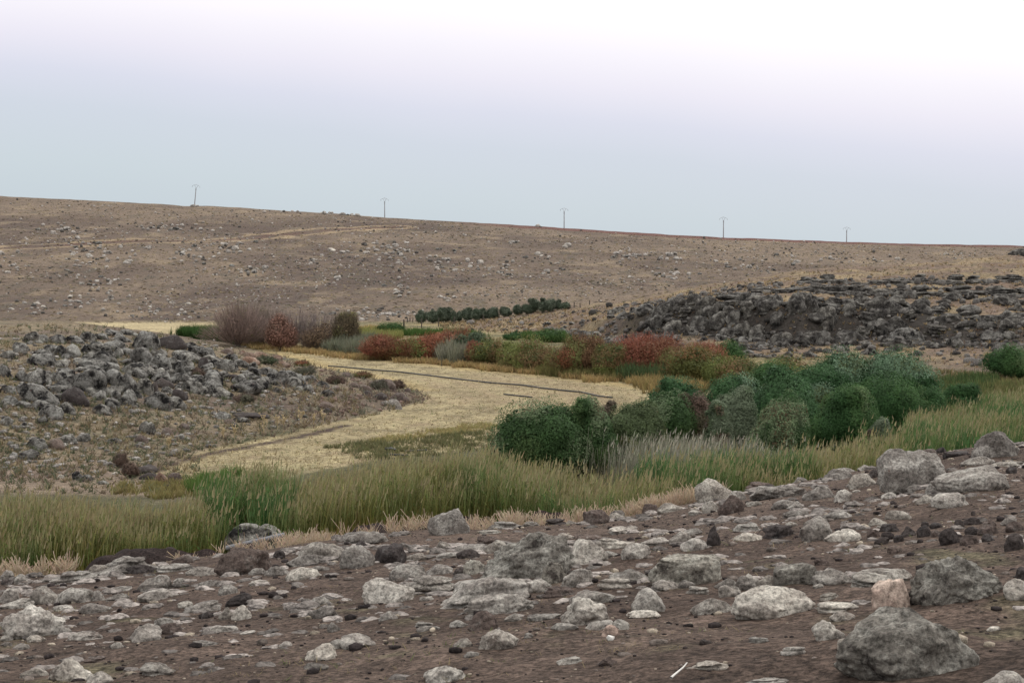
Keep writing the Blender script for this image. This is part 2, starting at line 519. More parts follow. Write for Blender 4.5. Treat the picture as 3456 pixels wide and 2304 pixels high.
M_BONE = plain_material('bleached_wood', (.58, .56, .52), .7, var=.1)
M_GREYWOOD = plain_material('grey_metal_pipe', (.17, .17, .18), .6, var=.2)

# ------------------------------------------------------------------ the land
def build_land():
    ys = np.concatenate([np.linspace(-40, 2, 15), np.arange(3, 47, .13), np.arange(47, 112, .38), np.arange(112, 272, .5),
                         np.arange(272, 770, 2.0), np.arange(770, 800, 1.0), np.geomspace(802, 7000, 26)])
    ain = np.linspace(-.335, .335, 620)
    aout = np.geomspace(.34, 2.6, 34)
    a = np.concatenate([-aout[::-1], ain, aout])
    A, Y = np.meshgrid(a, ys)
    X = A * np.maximum(Y, 9.0)
    sh = X.shape
    x, y = X.ravel(), Y.ravel()
    z = land(x, y)
    GRID_Z = z.reshape(sh)
    # --- colour of what covers the ground
    soil = np.array([.078, .055, .044]); soil2 = np.array([.115, .084, .067])
    n1 = fbm(x, y, .25, 5, 51); n2 = fbm(x, y, 1.1, 4, 52); n3 = fbm(x, y, .06, 4, 53)
    def mix(c, d, m): return c * (1 - m[:, None]) + d * m[:, None]
    c = mix(np.tile(soil, (len(x), 1)), np.tile(soil2, (len(x), 1)), np.clip(.5 + n1 * 1.1, 0, 1))
    c = mix(c, np.array([.13, .125, .07]), np.clip(n2 * 1.6 - .55, 0, .5) * (y < 20))       # sparse green weeds near
    ye = edge_y(x)
    bank = sstep((y - ye - .5) / 2)
    pale = np.array([.26, .20, .14])
    c = mix(c, pale, bank * np.clip(.6 + n1, 0, 1))
    for (bu, by, bv, wx, wy) in BUMPS:
        bx = (bu - 512) / F * by
        gg = np.exp(-((x - bx) / (wx * 1.05)) ** 4 - ((y - by) / (wy * 1.1)) ** 2)
        c = mix(c, np.array([.032, .023, .021]), np.clip(gg * 2.2, 0, 1))
    # valley floor under the reeds
    val = sstep((y - 60) / 6)
    c = mix(c, np.array([.085, .08, .045]), val)
    valb = sstep((y - 78 + n1 * 4) / 4) * (x < (215 - 512) / F * y)
    c = mix(c, np.array([.20, .155, .115]), valb)
    # knoll
    m = (y > 60) & (y < 330)
    kd = np.full(x.shape, -50.0); kd[m] = sdist(KNOLL, x[m], y[m])
    kc = mix(np.tile(np.array([.175, .138, .092]), (len(x), 1)), np.array([.118, .09, .072]), np.clip(.5 + 1.4 * n1 + .5 * n3, 0, 1))
    kc = mix(kc, np.array([.12, .115, .08]), np.clip(n2 * 1.3 - .1, 0, .7))
    kc = mix(kc, np.array([.19, .145, .115]), sstep((95 - y) / 8))
    c = mix(c, kc, sstep((kd + n1 * 1.5) / 1.5 + .5))
    # field stubble
    fd = np.full(x.shape, -50.0); fd[m] = sdist(FIELD, x[m], y[m])
    sd_ = np.full(x.shape, -50.0); sd_[m] = sdist(STRIP, x[m], y[m])
    fc = mix(np.tile(np.array([.31, .258, .15]), (len(x), 1)), np.array([.185, .15, .09]), np.clip(.38 + 1.3 * fbm(x, y, .5, 5, 61, .65), 0, 1))
    row = np.sin(fd * 2.3 + n1 * 2.2) * .5 + .5
    fc = mix(fc, np.array([.25, .19, .12]), np.clip(row ** 4 * .5 + n3 * .8 + n2 * .6 - .12, 0, .65))
    fc = mix(fc, np.array([.20, .19, .10]), np.clip(sstep((97 - y + n1 * 9) / 16) * (.6 + n2 * 1.4) * sstep((x + 20) / 8), 0, .8))
    fc = mix(fc, np.array([.33, .25, .12]), np.clip(1 - (fd - 0) / 3.0, 0, .7) * (y > 140))
    fmask = sstep((fd + n1 * .9) / .8 + .5); smask = sstep((sd_ + n1 * 2) / 2 + .5)
    c = mix(c, fc, fmask); c = mix(c, np.array([.33, .27, .16]) * (1 + .25 * n1[:, None]), smask)
    # turned earth line beside the field
    TL = poly([(150, 470), (200, 455), (262, 443), (300, 436), (345, 425)])
    tl = np.full(x.shape, 99.0); tl[m] = ldist(TL, x[m], y[m])
    c = mix(c, np.array([.06, .042, .036]), np.clip(1.2 - tl / .7 + n2 * .8, 0, 1))
    # meadow behind the field and along the stream
    mead = (y > 120) * (y < 300) * (fd < 0) * (kd < 0) * (sd_ < 0)
    mc = mix(np.tile(np.array([.13, .125, .06]), (len(x), 1)), np.array([.30, .24, .12]), np.clip(.45 + 1.5 * n1, 0, 1))
    mc = mix(mc, np.array([.135, .10, .076]), np.clip(sstep((x - .17 * y) / 12 + n1) * .9 + .25, 0, 1))
    mc = mix(mc, np.array([.20, .16, .095]), np.clip(n2 * 1.6, 0, .6)); mc = mix(mc, np.array([.075, .07, .045]), np.clip(fbm(x, y, .6, 4, 54) * 2 - .2, 0, .8))
    c = mix(c, mc, mead * 1.0)
    # rocky hill
    aa = x / np.maximum(y, 8)
    ys0 = np.interp(aa, HA, HY[:, 0]); ys1 = np.interp(aa, HA, HY[:, 1]); ys2 = np.interp(aa, HA, HY[:, 2])
    hz = np.interp(aa, HA, HZ[:, 2])
    hillm = sstep((y - ys0) / 4) * sstep((aa + .045) / .03) * (y < 300)
    hc = mix(np.tile(np.array([.145, .105, .08]), (len(x), 1)), np.array([.225, .172, .105]), np.clip(.35 + 1.5 * n1, 0, 1))
    hc = mix(hc, np.array([.10, .085, .06]), np.clip(n2 * 1.2, 0, .6))
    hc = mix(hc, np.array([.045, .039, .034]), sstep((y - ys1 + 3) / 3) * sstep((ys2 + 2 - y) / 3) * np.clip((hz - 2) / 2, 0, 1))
    c = mix(c, hc, hillm)
    # far hillside
    farm = sstep((y - 262) / 12)
    f1 = fbm(x, y * .45, .022, 6, 71, .6); f2 = fbm(x, y * .5, .11, 5, 72, .6)
    uu = 512 + aa * F
    fc2 = mix(np.tile(np.array([.148, .112, .083]), (len(x), 1)), np.array([.084, .062, .050]), np.clip(.5 + 1.5 * f1 - .25 * sstep((uu - 300) / 500), 0, 1))
    fc2 = mix(fc2, np.array([.215, .165, .112]), np.clip(f2 * 1.7 - .2, 0, .7))
    f3 = fbm(x, y * .35, .35, 4, 73, .6); fc2 = mix(fc2, np.array([.085, .072, .055]), np.clip(f3 * 2.2 - .35, 0, .75))
    fc2 = mix(fc2, np.array([.11, .055, .045]), sstep((y - 748 + 12 * sstep((500 - uu) / 100) + 8 * n3) / 6) * sstep((uu - 430) / 120))
    c = mix(c, fc2, farm)
    TR = hit([-60, 0, 40, 90, 140, 220, 262, 290, 330, 400], [250, 248, 246, 243, 241, 240, 237, 233.5, 229.5, 226], 300, 780)
    td = np.full(x.shape, 999.0); mm = (y > 300) & (y < 780) & (x < 20)
    td[mm] = ldist(TR[:, :2], x[mm], y[mm])
    c = mix(c, np.array([.10, .058, .045]), np.clip(1.1 - td / 3.0 + f2 * 1.3, 0, .7))
    c = mix(c, np.array([.40, .30, .18]), np.clip(1 - np.abs(td - 6) / 2.5 + f2, 0, .35))
    GRID.update(a=a, y=ys, z=GRID_Z)
    V = np.stack([x, y, z], 1)
    nr, nc = sh
    i = np.arange(nr - 1)[:, None] * nc + np.arange(nc - 1)[None]
    Q = np.stack([i, i + 1, i + nc + 1, i + nc], -1).reshape(-1, 4)
    q0 = Q[:, 0]
    isfield = (fd[q0] > 0) | (sd_[q0] > 0)
    istrack = (td[q0] < 3) & ~isfield
    isfar = (y[q0] > 268) & ~isfield & ~istrack
    ishill = (hillm[q0] > .6) & ~isfield & ~isfar & ~istrack
    rest = ~(isfield | istrack | isfar | ishill)
    for nm, mk, lab in (('ground', rest, None), ('field', isfield, None), ('dirt_track', istrack, None),
                        ('hillside', isfar, None), ('rocky_hill', ishill, None)):
        q = Q[mk]
        idx, inv = np.unique(q, return_inverse=True)
        me = mesh_from(nm, V[idx], inv.reshape(-1, 4), c[idx], True)
        tag(link(nm, me, M_GROUND), kind='structure')
build_land()

# ------------------------------------------------------------------ rocks
_ico = {}
def ico(sub):
    if sub not in _ico:
        import bmesh
        bm = bmesh.new(); bmesh.ops.create_icosphere(bm, subdivisions=sub, radius=1.0)
        bm.verts.ensure_lookup_table()
        V = np.array([v.co[:] for v in bm.verts]); Fc = np.array([[v.index for v in f.verts] for f in bm.faces])
        bm.free(); _ico[sub] = (V, Fc)
    return _ico[sub]

def rock_shape(sub, seed, style='round'):
    """unit rock, about 2 across in x and y, z from about -1 to 1"""
    V, Fc = ico(sub); V = V.copy(); r = np.random.default_rng(seed)
    if style == 'block':
        k = 6.0
        V = V / (np.sum(np.abs(V) ** k, 1) ** (1 / k))[:, None]
    elif style == 'slab':
        k = 4.0
        V = V / (np.sum(np.abs(V) ** k, 1) ** (1 / k))[:, None]
    n = {'round': 10, 'facet': 14, 'block': 12, 'slab': 8, 'lump': 6, 'tall': 10}[style]
    for _ in range(n):
        d = r.normal(size=3); d[2] = d[2] * .8 + .15; d /= np.linalg.norm(d)
        off = r.uniform(.62, .92) if style != 'round' else r.uniform(.68, .93)
        if style == 'block': off = r.uniform(.85, 1.15)
        if style == 'slab': off = r.uniform(.72, 1.0)
        e = V @ d - off
        V = V - np.where(e > 0, e * (.97 if style != 'round' else .92), 0)[:, None] * d
    s = r.uniform(0, 100, 3)
    amp = {'round': .22, 'facet': .20, 'block': .18, 'slab': .20, 'lump': .42, 'tall': .2}[style]
    N0 = V / np.maximum(np.linalg.norm(V, axis=1, keepdims=True), 1e-6)
    nn = (vn3(V * 1.5 + s, seed) - .5) * amp * 1.3 + (vn3(V * 3.3 + s, seed + 1) - .5) * amp * .8 + (vn3(V * 7 + s, seed + 2) - .5) * amp * .42
    if sub >= 4:
        nn += (vn3(V * 15 + s, seed + 3) - .5) * amp * .22
    if sub >= 6:
        nn += (vn3(V * 60 + s, seed + 5) - .5) * amp * .07
    if sub >= 5:
        nn += (vn3(V * 31 + s, seed + 4) - .5) * amp * .12
    V = V + N0 * nn[:, None]
    if style in ('block', 'slab'):      # bedding: harder and softer layers, and a cleft or two
        zz = V[:, 2] * 2.4 + .35 * V[:, 0] * r.uniform(-1, 1) + .3 * vn3(V * 1.3 + s, seed + 7)
        lay = vn3(np.stack([zz * 1.7 + s[0], zz * 0 + 3.1, zz * 0 + 7.7], 1), seed + 8)
        V[:, :2] *= (1 - .26 * sstep((lay - .55) / .2))[:, None]
        an = r.uniform(0, 6.28); q = V[:, 0] * math.cos(an) + V[:, 1] * math.sin(an) + .12 * vn3(V * 2 + s, seed + 6) - r.uniform(-.3, .4)
        V *= (1 - .22 * np.exp(-(q / .07) ** 2))[:, None]
    if style == 'tall':
        V[:, 0] *= 1 - .25 * np.clip(V[:, 2], 0, 1); V[:, 1] *= 1 - .25 * np.clip(V[:, 2], 0, 1)
    ext = np.abs(V).max(0)
    V = V / ext
    return V, Fc

def rot_z(V, a):
    c, s = math.cos(a), math.sin(a)
    return np.stack([V[:, 0] * c - V[:, 1] * s, V[:, 0] * s + V[:, 1] * c, V[:, 2]], 1)

# seen regions of the photograph the rocks were measured in: (offset x, offset y, scale)
REG = {1: (0, 1500, 1.9505), 2: (1152, 1500, 1.9505), 3: (2304, 1400, 1.7344), 4: (0, 1000, 1.9600), 6: (2304, 800, 1.9600)}
K2 = 1024 / 3456.0
def measured(reg, rows):
    ox, oy, s = REG[reg]
    out = []
    for r in rows:
        x0, y0, x1, y1 = [float(q) for q in r[:4]]
        out.append(((ox + x0 / s) * K2, (oy + y0 / s) * K2, (ox + x1 / s) * K2, (oy + y1 / s) * K2, r[4], r[5] if len(r) > 5 else 'round', r[6] if len(r) > 6 else None))
    return out

# x0 y0 x1 y1 material [style [hero key]]
FG1 = [(0,810,80,890,'l'),(0,880,80,920,'d'),(90,830,175,915,'l'),(0,925,120,1035,'p'),(0,1010,190,1075,'l','slab'),(310,815,600,905,'l','slab'),
(590,725,1030,845,'l','slab','A'),(820,785,1020,845,'d','slab'),(580,770,740,850,'l'),(1040,770,1270,830,'l','slab'),(1130,722,1270,780,'b'),(1230,790,1420,860,'l'),
(1410,655,1790,850,'b','round','B'),(1490,800,1600,850,'l'),(1630,800,1740,855,'l'),(1740,780,1900,860,'l'),(1890,700,2140,790,'l','facet'),(1890,790,2090,885,'p'),
(1980,615,2247,750,'l'),(910,840,1120,960,'l'),(910,930,1130,1025,'p'),(200,915,380,1045,'l'),(360,915,610,1040,'l'),(580,950,680,1025,'l'),(690,970,850,1020,'l','slab'),
(520,1030,720,1105,'l'),(340,1045,470,1090,'l'),(0,1070,395,1265,'p','lump','C'),(175,1240,285,1295,'p'),(0,1240,90,1290,'l'),(330,1185,450,1245,'l'),
(440,1215,640,1285,'p'),(0,1290,70,1325,'l'),(80,1300,175,1345,'l'),(840,1180,1060,1290,'p','facet','D'),(1040,1170,1190,1245,'b'),(1010,1130,1130,1190,'l'),
(1380,1170,1550,1230,'p','slab'),(1430,905,1550,985,'l'),(1640,880,1760,920,'l'),(1480,980,1680,1055,'d','slab'),(1210,1020,1440,1100,'l','slab'),(1440,1060,1530,1150,'l'),
(1525,1045,1640,1150,'p'),(1320,1095,1400,1140,'d'),(680,930,840,965,'l','slab'),(1140,870,1240,910,'l'),(1290,880,1420,930,'l','slab'),(1250,1285,1410,1320,'l','slab'),
(1840,1285,1925,1330,'p'),(2010,1310,2215,1415,'p','facet','E'),(2150,1270,2247,1340,'l'),(2000,1420,2150,1480,'l'),(2020,1040,2210,1140,'l'),(2040,990,2170,1050,'l'),
(2155,1160,2230,1230,'l'),(1570,1220,1670,1245,'p','slab'),(720,1290,800,1340,'p'),(110,1465,290,1530,'l'),(310,1410,600,1555,'p','facet','F'),(560,1485,720,1575,'p'),
(545,1390,690,1430,'b','slab'),(890,1430,1130,1520,'l','slab'),(1170,1020,1260,1070,'l'),(2050,790,2160,830,'l','slab'),(1800,690,1870,740,'d')]
FG2 = [(0,645,200,810,'l'),(10,560,280,650,'l','slab'),(90,630,165,680,'d'),(215,645,430,780,'d','facet','G'),(330,765,540,885,'l'),(100,880,465,1040,'p','round','H'),
(410,850,720,975,'l','slab'),(510,975,610,1025,'l'),(570,775,730,850,'l'),(730,805,830,850,'d'),(575,410,840,590,'l','tall','I'),(640,525,745,590,'b'),(630,620,720,690,'l'),
(890,590,1040,655,'b','slab'),(750,640,950,700,'l','slab'),(755,685,905,745,'d'),(610,700,750,745,'l'),(430,700,560,760,'l'),(990,470,1180,545,'l','slab'),(1200,465,1310,510,'l'),
(1355,470,1480,515,'d','slab'),(1475,475,1570,515,'l'),(1580,420,1760,520,'b','round','J'),(1760,405,1870,470,'l'),(1760,435,1860,490,'l'),(1985,388,2090,450,'b'),
(2090,370,2247,440,'l'),(2140,310,2247,375,'d'),(930,555,1550,880,'m','lump','K'),(800,755,960,850,'m','lump'),(950,610,1090,700,'l'),(1310,770,1480,910,'m','facet'),
(1460,760,1680,930,'p','lump'),(1500,630,1750,780,'p','facet','L'),(1180,870,1380,970,'p'),(660,845,1240,1050,'p','slab','M'),(840,940,1240,1110,'p','lump'),(840,1100,1040,1215,'b'),
(720,1140,830,1200,'l'),(1080,1105,1190,1160,'l','facet'),(910,1210,1160,1345,'p','facet','N'),(740,1250,850,1330,'l'),(810,1350,900,1395,'l'),(1310,925,1545,1000,'b','slab'),
(1530,930,1800,1040,'p'),(1430,1010,1750,1180,'p','lump','O'),(1390,1155,1550,1215,'l'),(1600,1140,1790,1215,'p','slab'),(1710,1185,1830,1260,'t'),(1780,1140,1905,1215,'l'),
(1200,1230,1260,1270,'l'),(1700,860,1900,945,'p','slab'),(1780,800,2040,910,'l'),(1920,955,2140,1100,'p','round','P'),(1900,1080,2100,1140,'p','slab'),(2050,715,2500,920,'m','block','Q'),
(2070,880,2247,950,'p','slab'),(1700,600,1920,680,'p','slab'),(1530,580,1710,650,'b','slab'),(1430,570,1530,620,'p'),(1980,600,2170,660,'p','slab'),(1860,630,2040,745,'p'),
(1710,690,1820,740,'l'),(2170,560,2310,650,'l'),(250,1085,360,1150,'l'),(490,1150,600,1190,'l','slab'),(500,1180,640,1220,'l','slab'),(-40,1245,210,1340,'p','facet','R'),
(540,1455,800,1560,'p','round','S'),(1430,1390,1580,1440,'l','slab'),(1690,1400,1820,1450,'b','slab'),(1240,1100,1440,1150,'l','slab'),(1180,1040,1270,1080,'l'),
(1780,520,1980,580,'p','slab'),(900,550,1040,585,'l','slab')]
FG3 = [(1715,95,1985,245,'l','facet','T'),(1170,205,1545,435,'l','block','U'),(1515,285,1950,440,'l','round','V'),(1645,230,1830,290,'l'),(1370,190,1520,250,'b','facet'),
(1480,175,1550,215,'d'),(1530,205,1680,240,'d','slab'),(1820,260,2010,300,'l','slab'),(1900,300,1960,340,'d'),(840,265,1020,325,'l'),(840,300,1010,375,'l','slab'),
(1025,280,1110,320,'l'),(990,320,1140,420,'l','facet'),(1100,310,1190,360,'d'),(650,285,740,335,'l'),(385,330,570,395,'b','slab'),(450,335,570,380,'d','slab'),
(75,365,290,500,'l','round','W'),(20,395,110,475,'l'),(215,470,360,575,'b','facet'),(115,490,210,570,'l'),(40,545,125,580,'l'),(270,435,370,500,'l'),(430,390,720,480,'l','lump'),
(725,400,900,490,'l'),(900,420,1000,505,'p'),(530,475,690,545,'l'),(620,505,710,545,'l'),(600,550,745,600,'l','slab'),(690,590,880,735,'p','round','X'),(840,650,1040,737,'p','slab'),
(840,545,990,605,'l'),(1165,445,1250,485,'p'),(1320,400,1420,440,'l'),(1425,365,1550,455,'l','facet'),(1370,455,1480,515,'l'),(1475,455,1685,540,'p','round','Y'),
(995,430,1040,450,'l'),(1100,595,1190,640,'l'),(1205,540,1345,610,'l'),(380,495,460,530,'l'),(135,650,225,765,'d','tall'),(315,670,470,735,'p'),(310,625,470,680,'l','slab'),
(465,635,700,715,'d','lump'),(0,710,140,790,'p'),(0,655,110,700,'l'),(600,615,670,650,'l'),
(1080,655,1160,715,'b'),(1130,705,1215,755,'d','facet'),(1160,630,1270,680,'d'),(1150,625,1230,655,'p','slab'),(1170,680,1240,725,'d'),(1240,690,1300,740,'d'),
(1290,650,1370,705,'d','facet'),(1370,640,1460,710,'d'),(1450,670,1520,710,'b'),(1400,620,1450,650,'d'),(1450,625,1525,660,'d'),(1590,610,1650,655,'d'),(1650,595,1760,640,'d'),
(1690,560,1715,585,'d'),(1510,665,1625,755,'d','facet','Z'),(1620,695,1740,755,'b'),(1660,650,1750,700,'d'),(1740,640,1860,700,'b'),(1750,690,1830,740,'d'),(1760,605,1840,650,'b'),
(1880,590,1960,640,'l'),(1895,680,2010,790,'d','round','a'),(1900,620,2000,680,'b'),(1205,760,1290,808,'b','facet'),(770,835,860,875,'b','lump'),
(555,870,800,985,'m','block','b'),(780,880,1000,990,'p','lump'),(440,925,570,1005,'l'),(315,900,445,1020,'p','facet'),(200,950,320,1010,'l'),(220,985,350,1060,'l'),(-30,960,70,1010,'l'),
(25,990,150,1045,'l','slab'),(60,1060,285,1160,'l'),(310,1000,780,1180,'p','round','c'),(480,820,550,835,'p','slab'),(1020,895,1390,990,'l','slab','d'),(1130,960,1340,1140,'t','block','e'),
(1350,795,1915,1085,'m','lump','f'),(1905,950,2080,1080,'p'),(815,1080,1035,1145,'p','slab'),(880,1135,1015,1200,'p'),(780,1160,940,1310,'p','lump'),(920,1290,1020,1370,'p'),
(960,1110,1790,1525,'m','facet','g'),(770,980,830,1010,'l'),(800,1035,910,1080,'l','slab'),(590,1350,720,1400,'p','slab'),(390,1295,500,1330,'l','slab'),(40,1435,270,1485,'p','slab'),
(380,1535,630,1580,'l','slab'),(1790,1475,2030,1600,'p'),(1950,890,2050,960,'d'),(1790,1230,1860,1260,'p'),(100,1310,170,1340,'d','slab')]
HERO = {'A': 'broad flat grey slab at the left edge of the rocky ground', 'B': 'grey-brown domed boulder beside the pale dry weeds', 'C': 'pitted pale grey boulder cut by the left edge of the photo',
'D': 'pale angular rock leaning on a small brown rock', 'E': 'small pale lichened rock in bare soil, low centre left', 'F': 'pale wedge-shaped rock near the bottom left corner', 'G': 'dark brown angular block with rusty side, behind the flat rocks',
'H': 'low domed rock speckled with pale lichen, left of the widest flat rock', 'I': 'tall grey upright boulder standing against the dry weeds and reeds', 'J': 'dark brown rounded boulder at the edge of the pale dry weeds',
'K': 'big mottled green-grey boulder heap in the middle of the near ground', 'L': 'pale slanting rock just right of the big mottled heap', 'M': 'wide flat lichen-covered rock below the mottled heap',
'N': 'bright pale rock with an undercut lower edge, low centre', 'O': 'pale knobbly rock with dark pits, below the smooth grey slab', 'P': 'rounded pale rock with shaded hollow, centre right of near ground',
'Q': 'square-edged mottled boulder darkened on its left side', 'R': 'whitish angular rock in bare soil at the lower left centre', 'S': 'low pale oval rock touching the bottom of the photo left of centre',
'T': 'grey boulder standing highest at the right end of the rocky edge', 'U': 'large blunt grey boulder with reddish lichen spots, upper right', 'V': 'large rounded grey boulder right of the reddish-spotted one',
'W': 'smooth grey domed boulder where the reeds meet the rocky edge', 'X': 'pale humped rock with a long tail running to the right', 'Y': 'pale oblong rock below the two large rounded boulders',
'Z': 'dark cube-like stone in the scatter of small dark stones', 'a': 'dark round stone at the right edge of the photo', 'b': 'long mottled ledge rock with whitish right end', 'c': 'wide pale domed rock with cracked right side',
'd': 'long low grey rock behind the tan block', 'e': 'tan pinkish angular block with small round holes', 'f': 'big rough lichen-covered boulder right of the tan block', 'g': 'largest dark grey boulder at the lower right corner'}
HSHORT = {'A': 'broad flat slab far left', 'B': 'grey-brown domed boulder', 'C': 'pitted pale boulder far left', 'D': 'pale angular leaning rock', 'E': 'small pale rock low centre left',
'F': 'pale wedge-shaped rock', 'G': 'dark brown angular block', 'H': 'low speckled domed rock', 'I': 'tall upright grey boulder', 'J': 'dark brown rounded boulder', 'K': 'big mottled boulder heap', 'L': 'pale slanting rock',
'M': 'wide flat lichened rock', 'N': 'bright undercut pale rock', 'O': 'pale knobbly pitted rock', 'P': 'rounded pale hollowed rock', 'Q': 'square-edged mottled boulder', 'R': 'whitish angular rock', 'S': 'low oval bottom rock',
'T': 'highest right-hand boulder', 'U': 'large reddish-spotted boulder', 'V': 'large rounded grey boulder', 'W': 'smooth domed boulder by the reeds', 'X': 'pale humped rock', 'Y': 'pale oblong rock', 'Z': 'dark cube-like stone',
'a': 'dark round stone far right', 'b': 'long mottled ledge rock', 'c': 'wide pale domed rock', 'd': 'long low grey rock', 'e': 'tan block', 'f': 'big rough boulder', 'g': 'largest dark boulder'}
ORD = ['nearest', 'second nearest', 'third nearest', 'fourth nearest', 'fifth nearest', 'sixth nearest', 'seventh nearest', 'eighth nearest', 'ninth nearest', 'tenth nearest', 'eleventh nearest', 'twelfth nearest', 'thirteenth nearest', 'fourteenth nearest', 'fifteenth nearest', 'sixteenth nearest', 'seventeenth nearest', 'eighteenth nearest', 'nineteenth nearest', 'twentieth nearest']
TONE = {'l': 'grey', 'p': 'pale', 'd': 'dark', 'b': 'brown', 't': 'tan', 'm': 'mottled', 'k': 'grey', 'c': 'dark grey', 'h': 'grey', 'r': 'reddish brown'}
SHAPE = {'round': 'rounded', 'facet': 'angular', 'block': 'blocky', 'slab': 'flat', 'lump': 'knobbly', 'tall': 'upright'}

def give_labels(items, marks, noun, sizes):
    """items: (object, u, v, width, tone, shape); marks: (u, v, short name). A label = size, tone, shape, side of the nearest
    landmark, and its rank by distance among the rocks that would read the same."""
    bag = {}
    for it in items:
        o, u, v, w, tone, shape = it
        j = min(range(len(marks)), key=lambda k: (marks[k][0] - u) ** 2 + ((marks[k][1] - v) * 1.5) ** 2)
        du, dv = u - marks[j][0], v - marks[j][1]
        side = ('right of' if du > 0 else 'left of') if abs(du) > abs(dv) * 1.2 else ('in front of' if dv > 0 else 'behind')
        size = sizes[2] if w > sizes[1] else ('small' if w < sizes[0] else 'medium')
        bag.setdefault((size, tone, shape, side, j), []).append((math.hypot(du, dv), o))
    for (size, tone, shape, side, j), lst in bag.items():
        lst.sort(key=lambda q: q[0])
        base = f"{size} {tone} {shape} {noun} {side} the {marks[j][2]}".replace('in front of', 'before') if len(marks[j][2].split()) > 5 else f"{size} {tone} {shape} {noun} {side} the {marks[j][2]}"
        for k, (_, o) in enumerate(lst):
            lab = base if len(lst) == 1 else (ORD[k] + ' ' + base if k < len(ORD) else base)
            assert len(lab.split()) <= 16, lab
            o['label'] = lab

def build_near_rocks():
    rows = measured(1, FG1) + measured(2, FG2) + measured(3, FG3)
    us = [(r[0] + r[2]) / 2 for r in rows]; vb = [min(r[3], 700) for r in rows]
    P = hit(us, vb, 5, 60, 900)
    lim = edge_y(P[:, 0]) + .6
    fix = P[:, 1] > lim
    P[fix, 0] *= lim[fix] / P[fix, 1]; P[fix, 1] = lim[fix]
    items = []; marks = []
    for i, (x0, y0, x1, y1, mk, st, key) in enumerate(rows):
        r = np.random.default_rng(1000 + i)
        y = P[i, 1]
        W = (x1 - x0) * y / F; Hv = (y1 - y0) * y / F
        D = min(W * r.uniform(.65, .9), 3.2 * Hv + .1)
        H = max(Hv - .17 * D * .5, Hv * .55)
        if not key and mk in 'lp': H *= .84; W *= 1.08
        big = (x1 - x0) > 42
        V, Fc = rock_shape(6 if (x1 - x0) > 95 else (5 if big else 4), 3000 + i, st)
        if key == 'g': V[:, 2] *= 1 - .28 * np.clip(-V[:, 0], 0, 1); V[:, 2] /= np.abs(V[:, 2]).max()
        if mk in 'lpm' and st in ('round', 'slab', 'lump', 'facet') and r.random() < .55:   # lopsided backs
            V[:, 2] *= 1 - .35 * sstep((V[:, 0] * r.choice([-1, 1]) + .4) / 1.4)
            V[:, 2] /= np.abs(V[:, 2]).max()
        up_ = {'slab': .06, 'round': .26, 'facet': .24, 'block': .34, 'lump': .2, 'tall': .3}[st] * (1.0 if key or (x1 - x0) < 14 else .35)
        V = V * np.array([W / 2 * 1.12, D / 2 * 1.1, H * 1.16 / (1 + up_)])
        xc = P[i, 0]; yc = y + D * .42
        zc = float(land(np.array([xc]), np.array([y + D * .25]))[0])
        tilt = float(r.uniform(-.08, .08)) + .09
        me = mesh_from('rock', V, Fc, None, True)
        o = link('rock', me, MR[mk])
        o.location = (xc, yc, zc + H * up_ * .8)
        o.rotation_euler = (float(r.uniform(-.1, .06)), -tilt * .6, float(r.uniform(-.2, .2)))
        tag(o, None, 'rock', 'rocks strewn over the near slope')
        u, v = (x0 + x1) / 2, (y0 + y1) / 2
        if key:
            o['label'] = HERO[key]; marks.append((u, v, HSHORT[key]))
        else:
            items.append((o, u, v, x1 - x0, TONE[mk], SHAPE[st]))
    give_labels(items, marks, 'rock', (24, 60, 'large'))
    return rows
NEAR = build_near_rocks()

def stones_stuff(name, P, size, mats_cols, sub=1, seed=5, flatness=.6, sink=.15, styles=('round', 'facet', 'block')):
    """countless little stones in one mesh"""
    r = np.random.default_rng(seed)
    protos = []
    for k in range(7):
        V, Fc = rock_shape(sub, 500 + k, styles[k % 3])
        protos.append(V)
    n = len(P)
    which = r.integers(0, 7, n)
    Vs = np.zeros((n, len(protos[0]), 3))
    for k in range(7):
        Vs[which == k] = protos[k]
    sc = size[:, None] * np.stack([np.ones(n), r.uniform(.6, 1, n), r.uniform(flatness * .6, flatness * 1.2, n)], 1) * .5
    Vs = Vs * sc[:, None, :]
    an = r.uniform(0, 6.28, n); c, s = np.cos(an)[:, None], np.sin(an)[:, None]
    X = Vs[..., 0] * c - Vs[..., 1] * s; Y = Vs[..., 0] * s + Vs[..., 1] * c
    Vs = np.stack([X, Y, Vs[..., 2]], -1) + (P + np.array([0, 0, 1]) * (sc[:, 2:3] * (1 - sink * 2)) * .5)[:, None, :]
    Fc = ico(sub)[1]
    Fa = (Fc[None] + (np.arange(n) * len(protos[0]))[:, None, None]).reshape(-1, 3)
    cols = np.repeat(mats_cols, len(protos[0]), 0)
    return mesh_from(name, Vs.reshape(-1, 3), Fa, cols, sub > 2)

def stone_color_material():
    m, N, L = newmat('loose_stone')
    out = N.new('ShaderNodeOutputMaterial'); bs = N.new('ShaderNodeBsdfPrincipled')
    bs.inputs['Roughness'].default_value = .95; bs.inputs['Specular IOR Level'].default_value = .1
    at = N.new('ShaderNodeAttribute'); at.attribute_name = 'Col'
    geo = N.new('ShaderNodeNewGeometry')
    n = noise(N, L, geo.outputs['Position'], 11, 8, .72)
    c = mixc(N, L, 'MULTIPLY', 1.0, at.outputs['Color'], ramp(N, L, n, [(.38, g(.4)), (.5, g(1.)), (.62, g(1.6))]))
    L.new(c, bs.inputs['Base Color'])
    b = N.new('ShaderNodeBump'); b.inputs['Strength'].default_value = .8; b.inputs['Distance'].default_value = .05
    L.new(n, b.inputs['Height']); L.new(b.outputs[0], bs.inputs['Normal']); L.new(bs.outputs[0], out.inputs['Surface'])
    return m
M_LOOSE = stone_color_material()

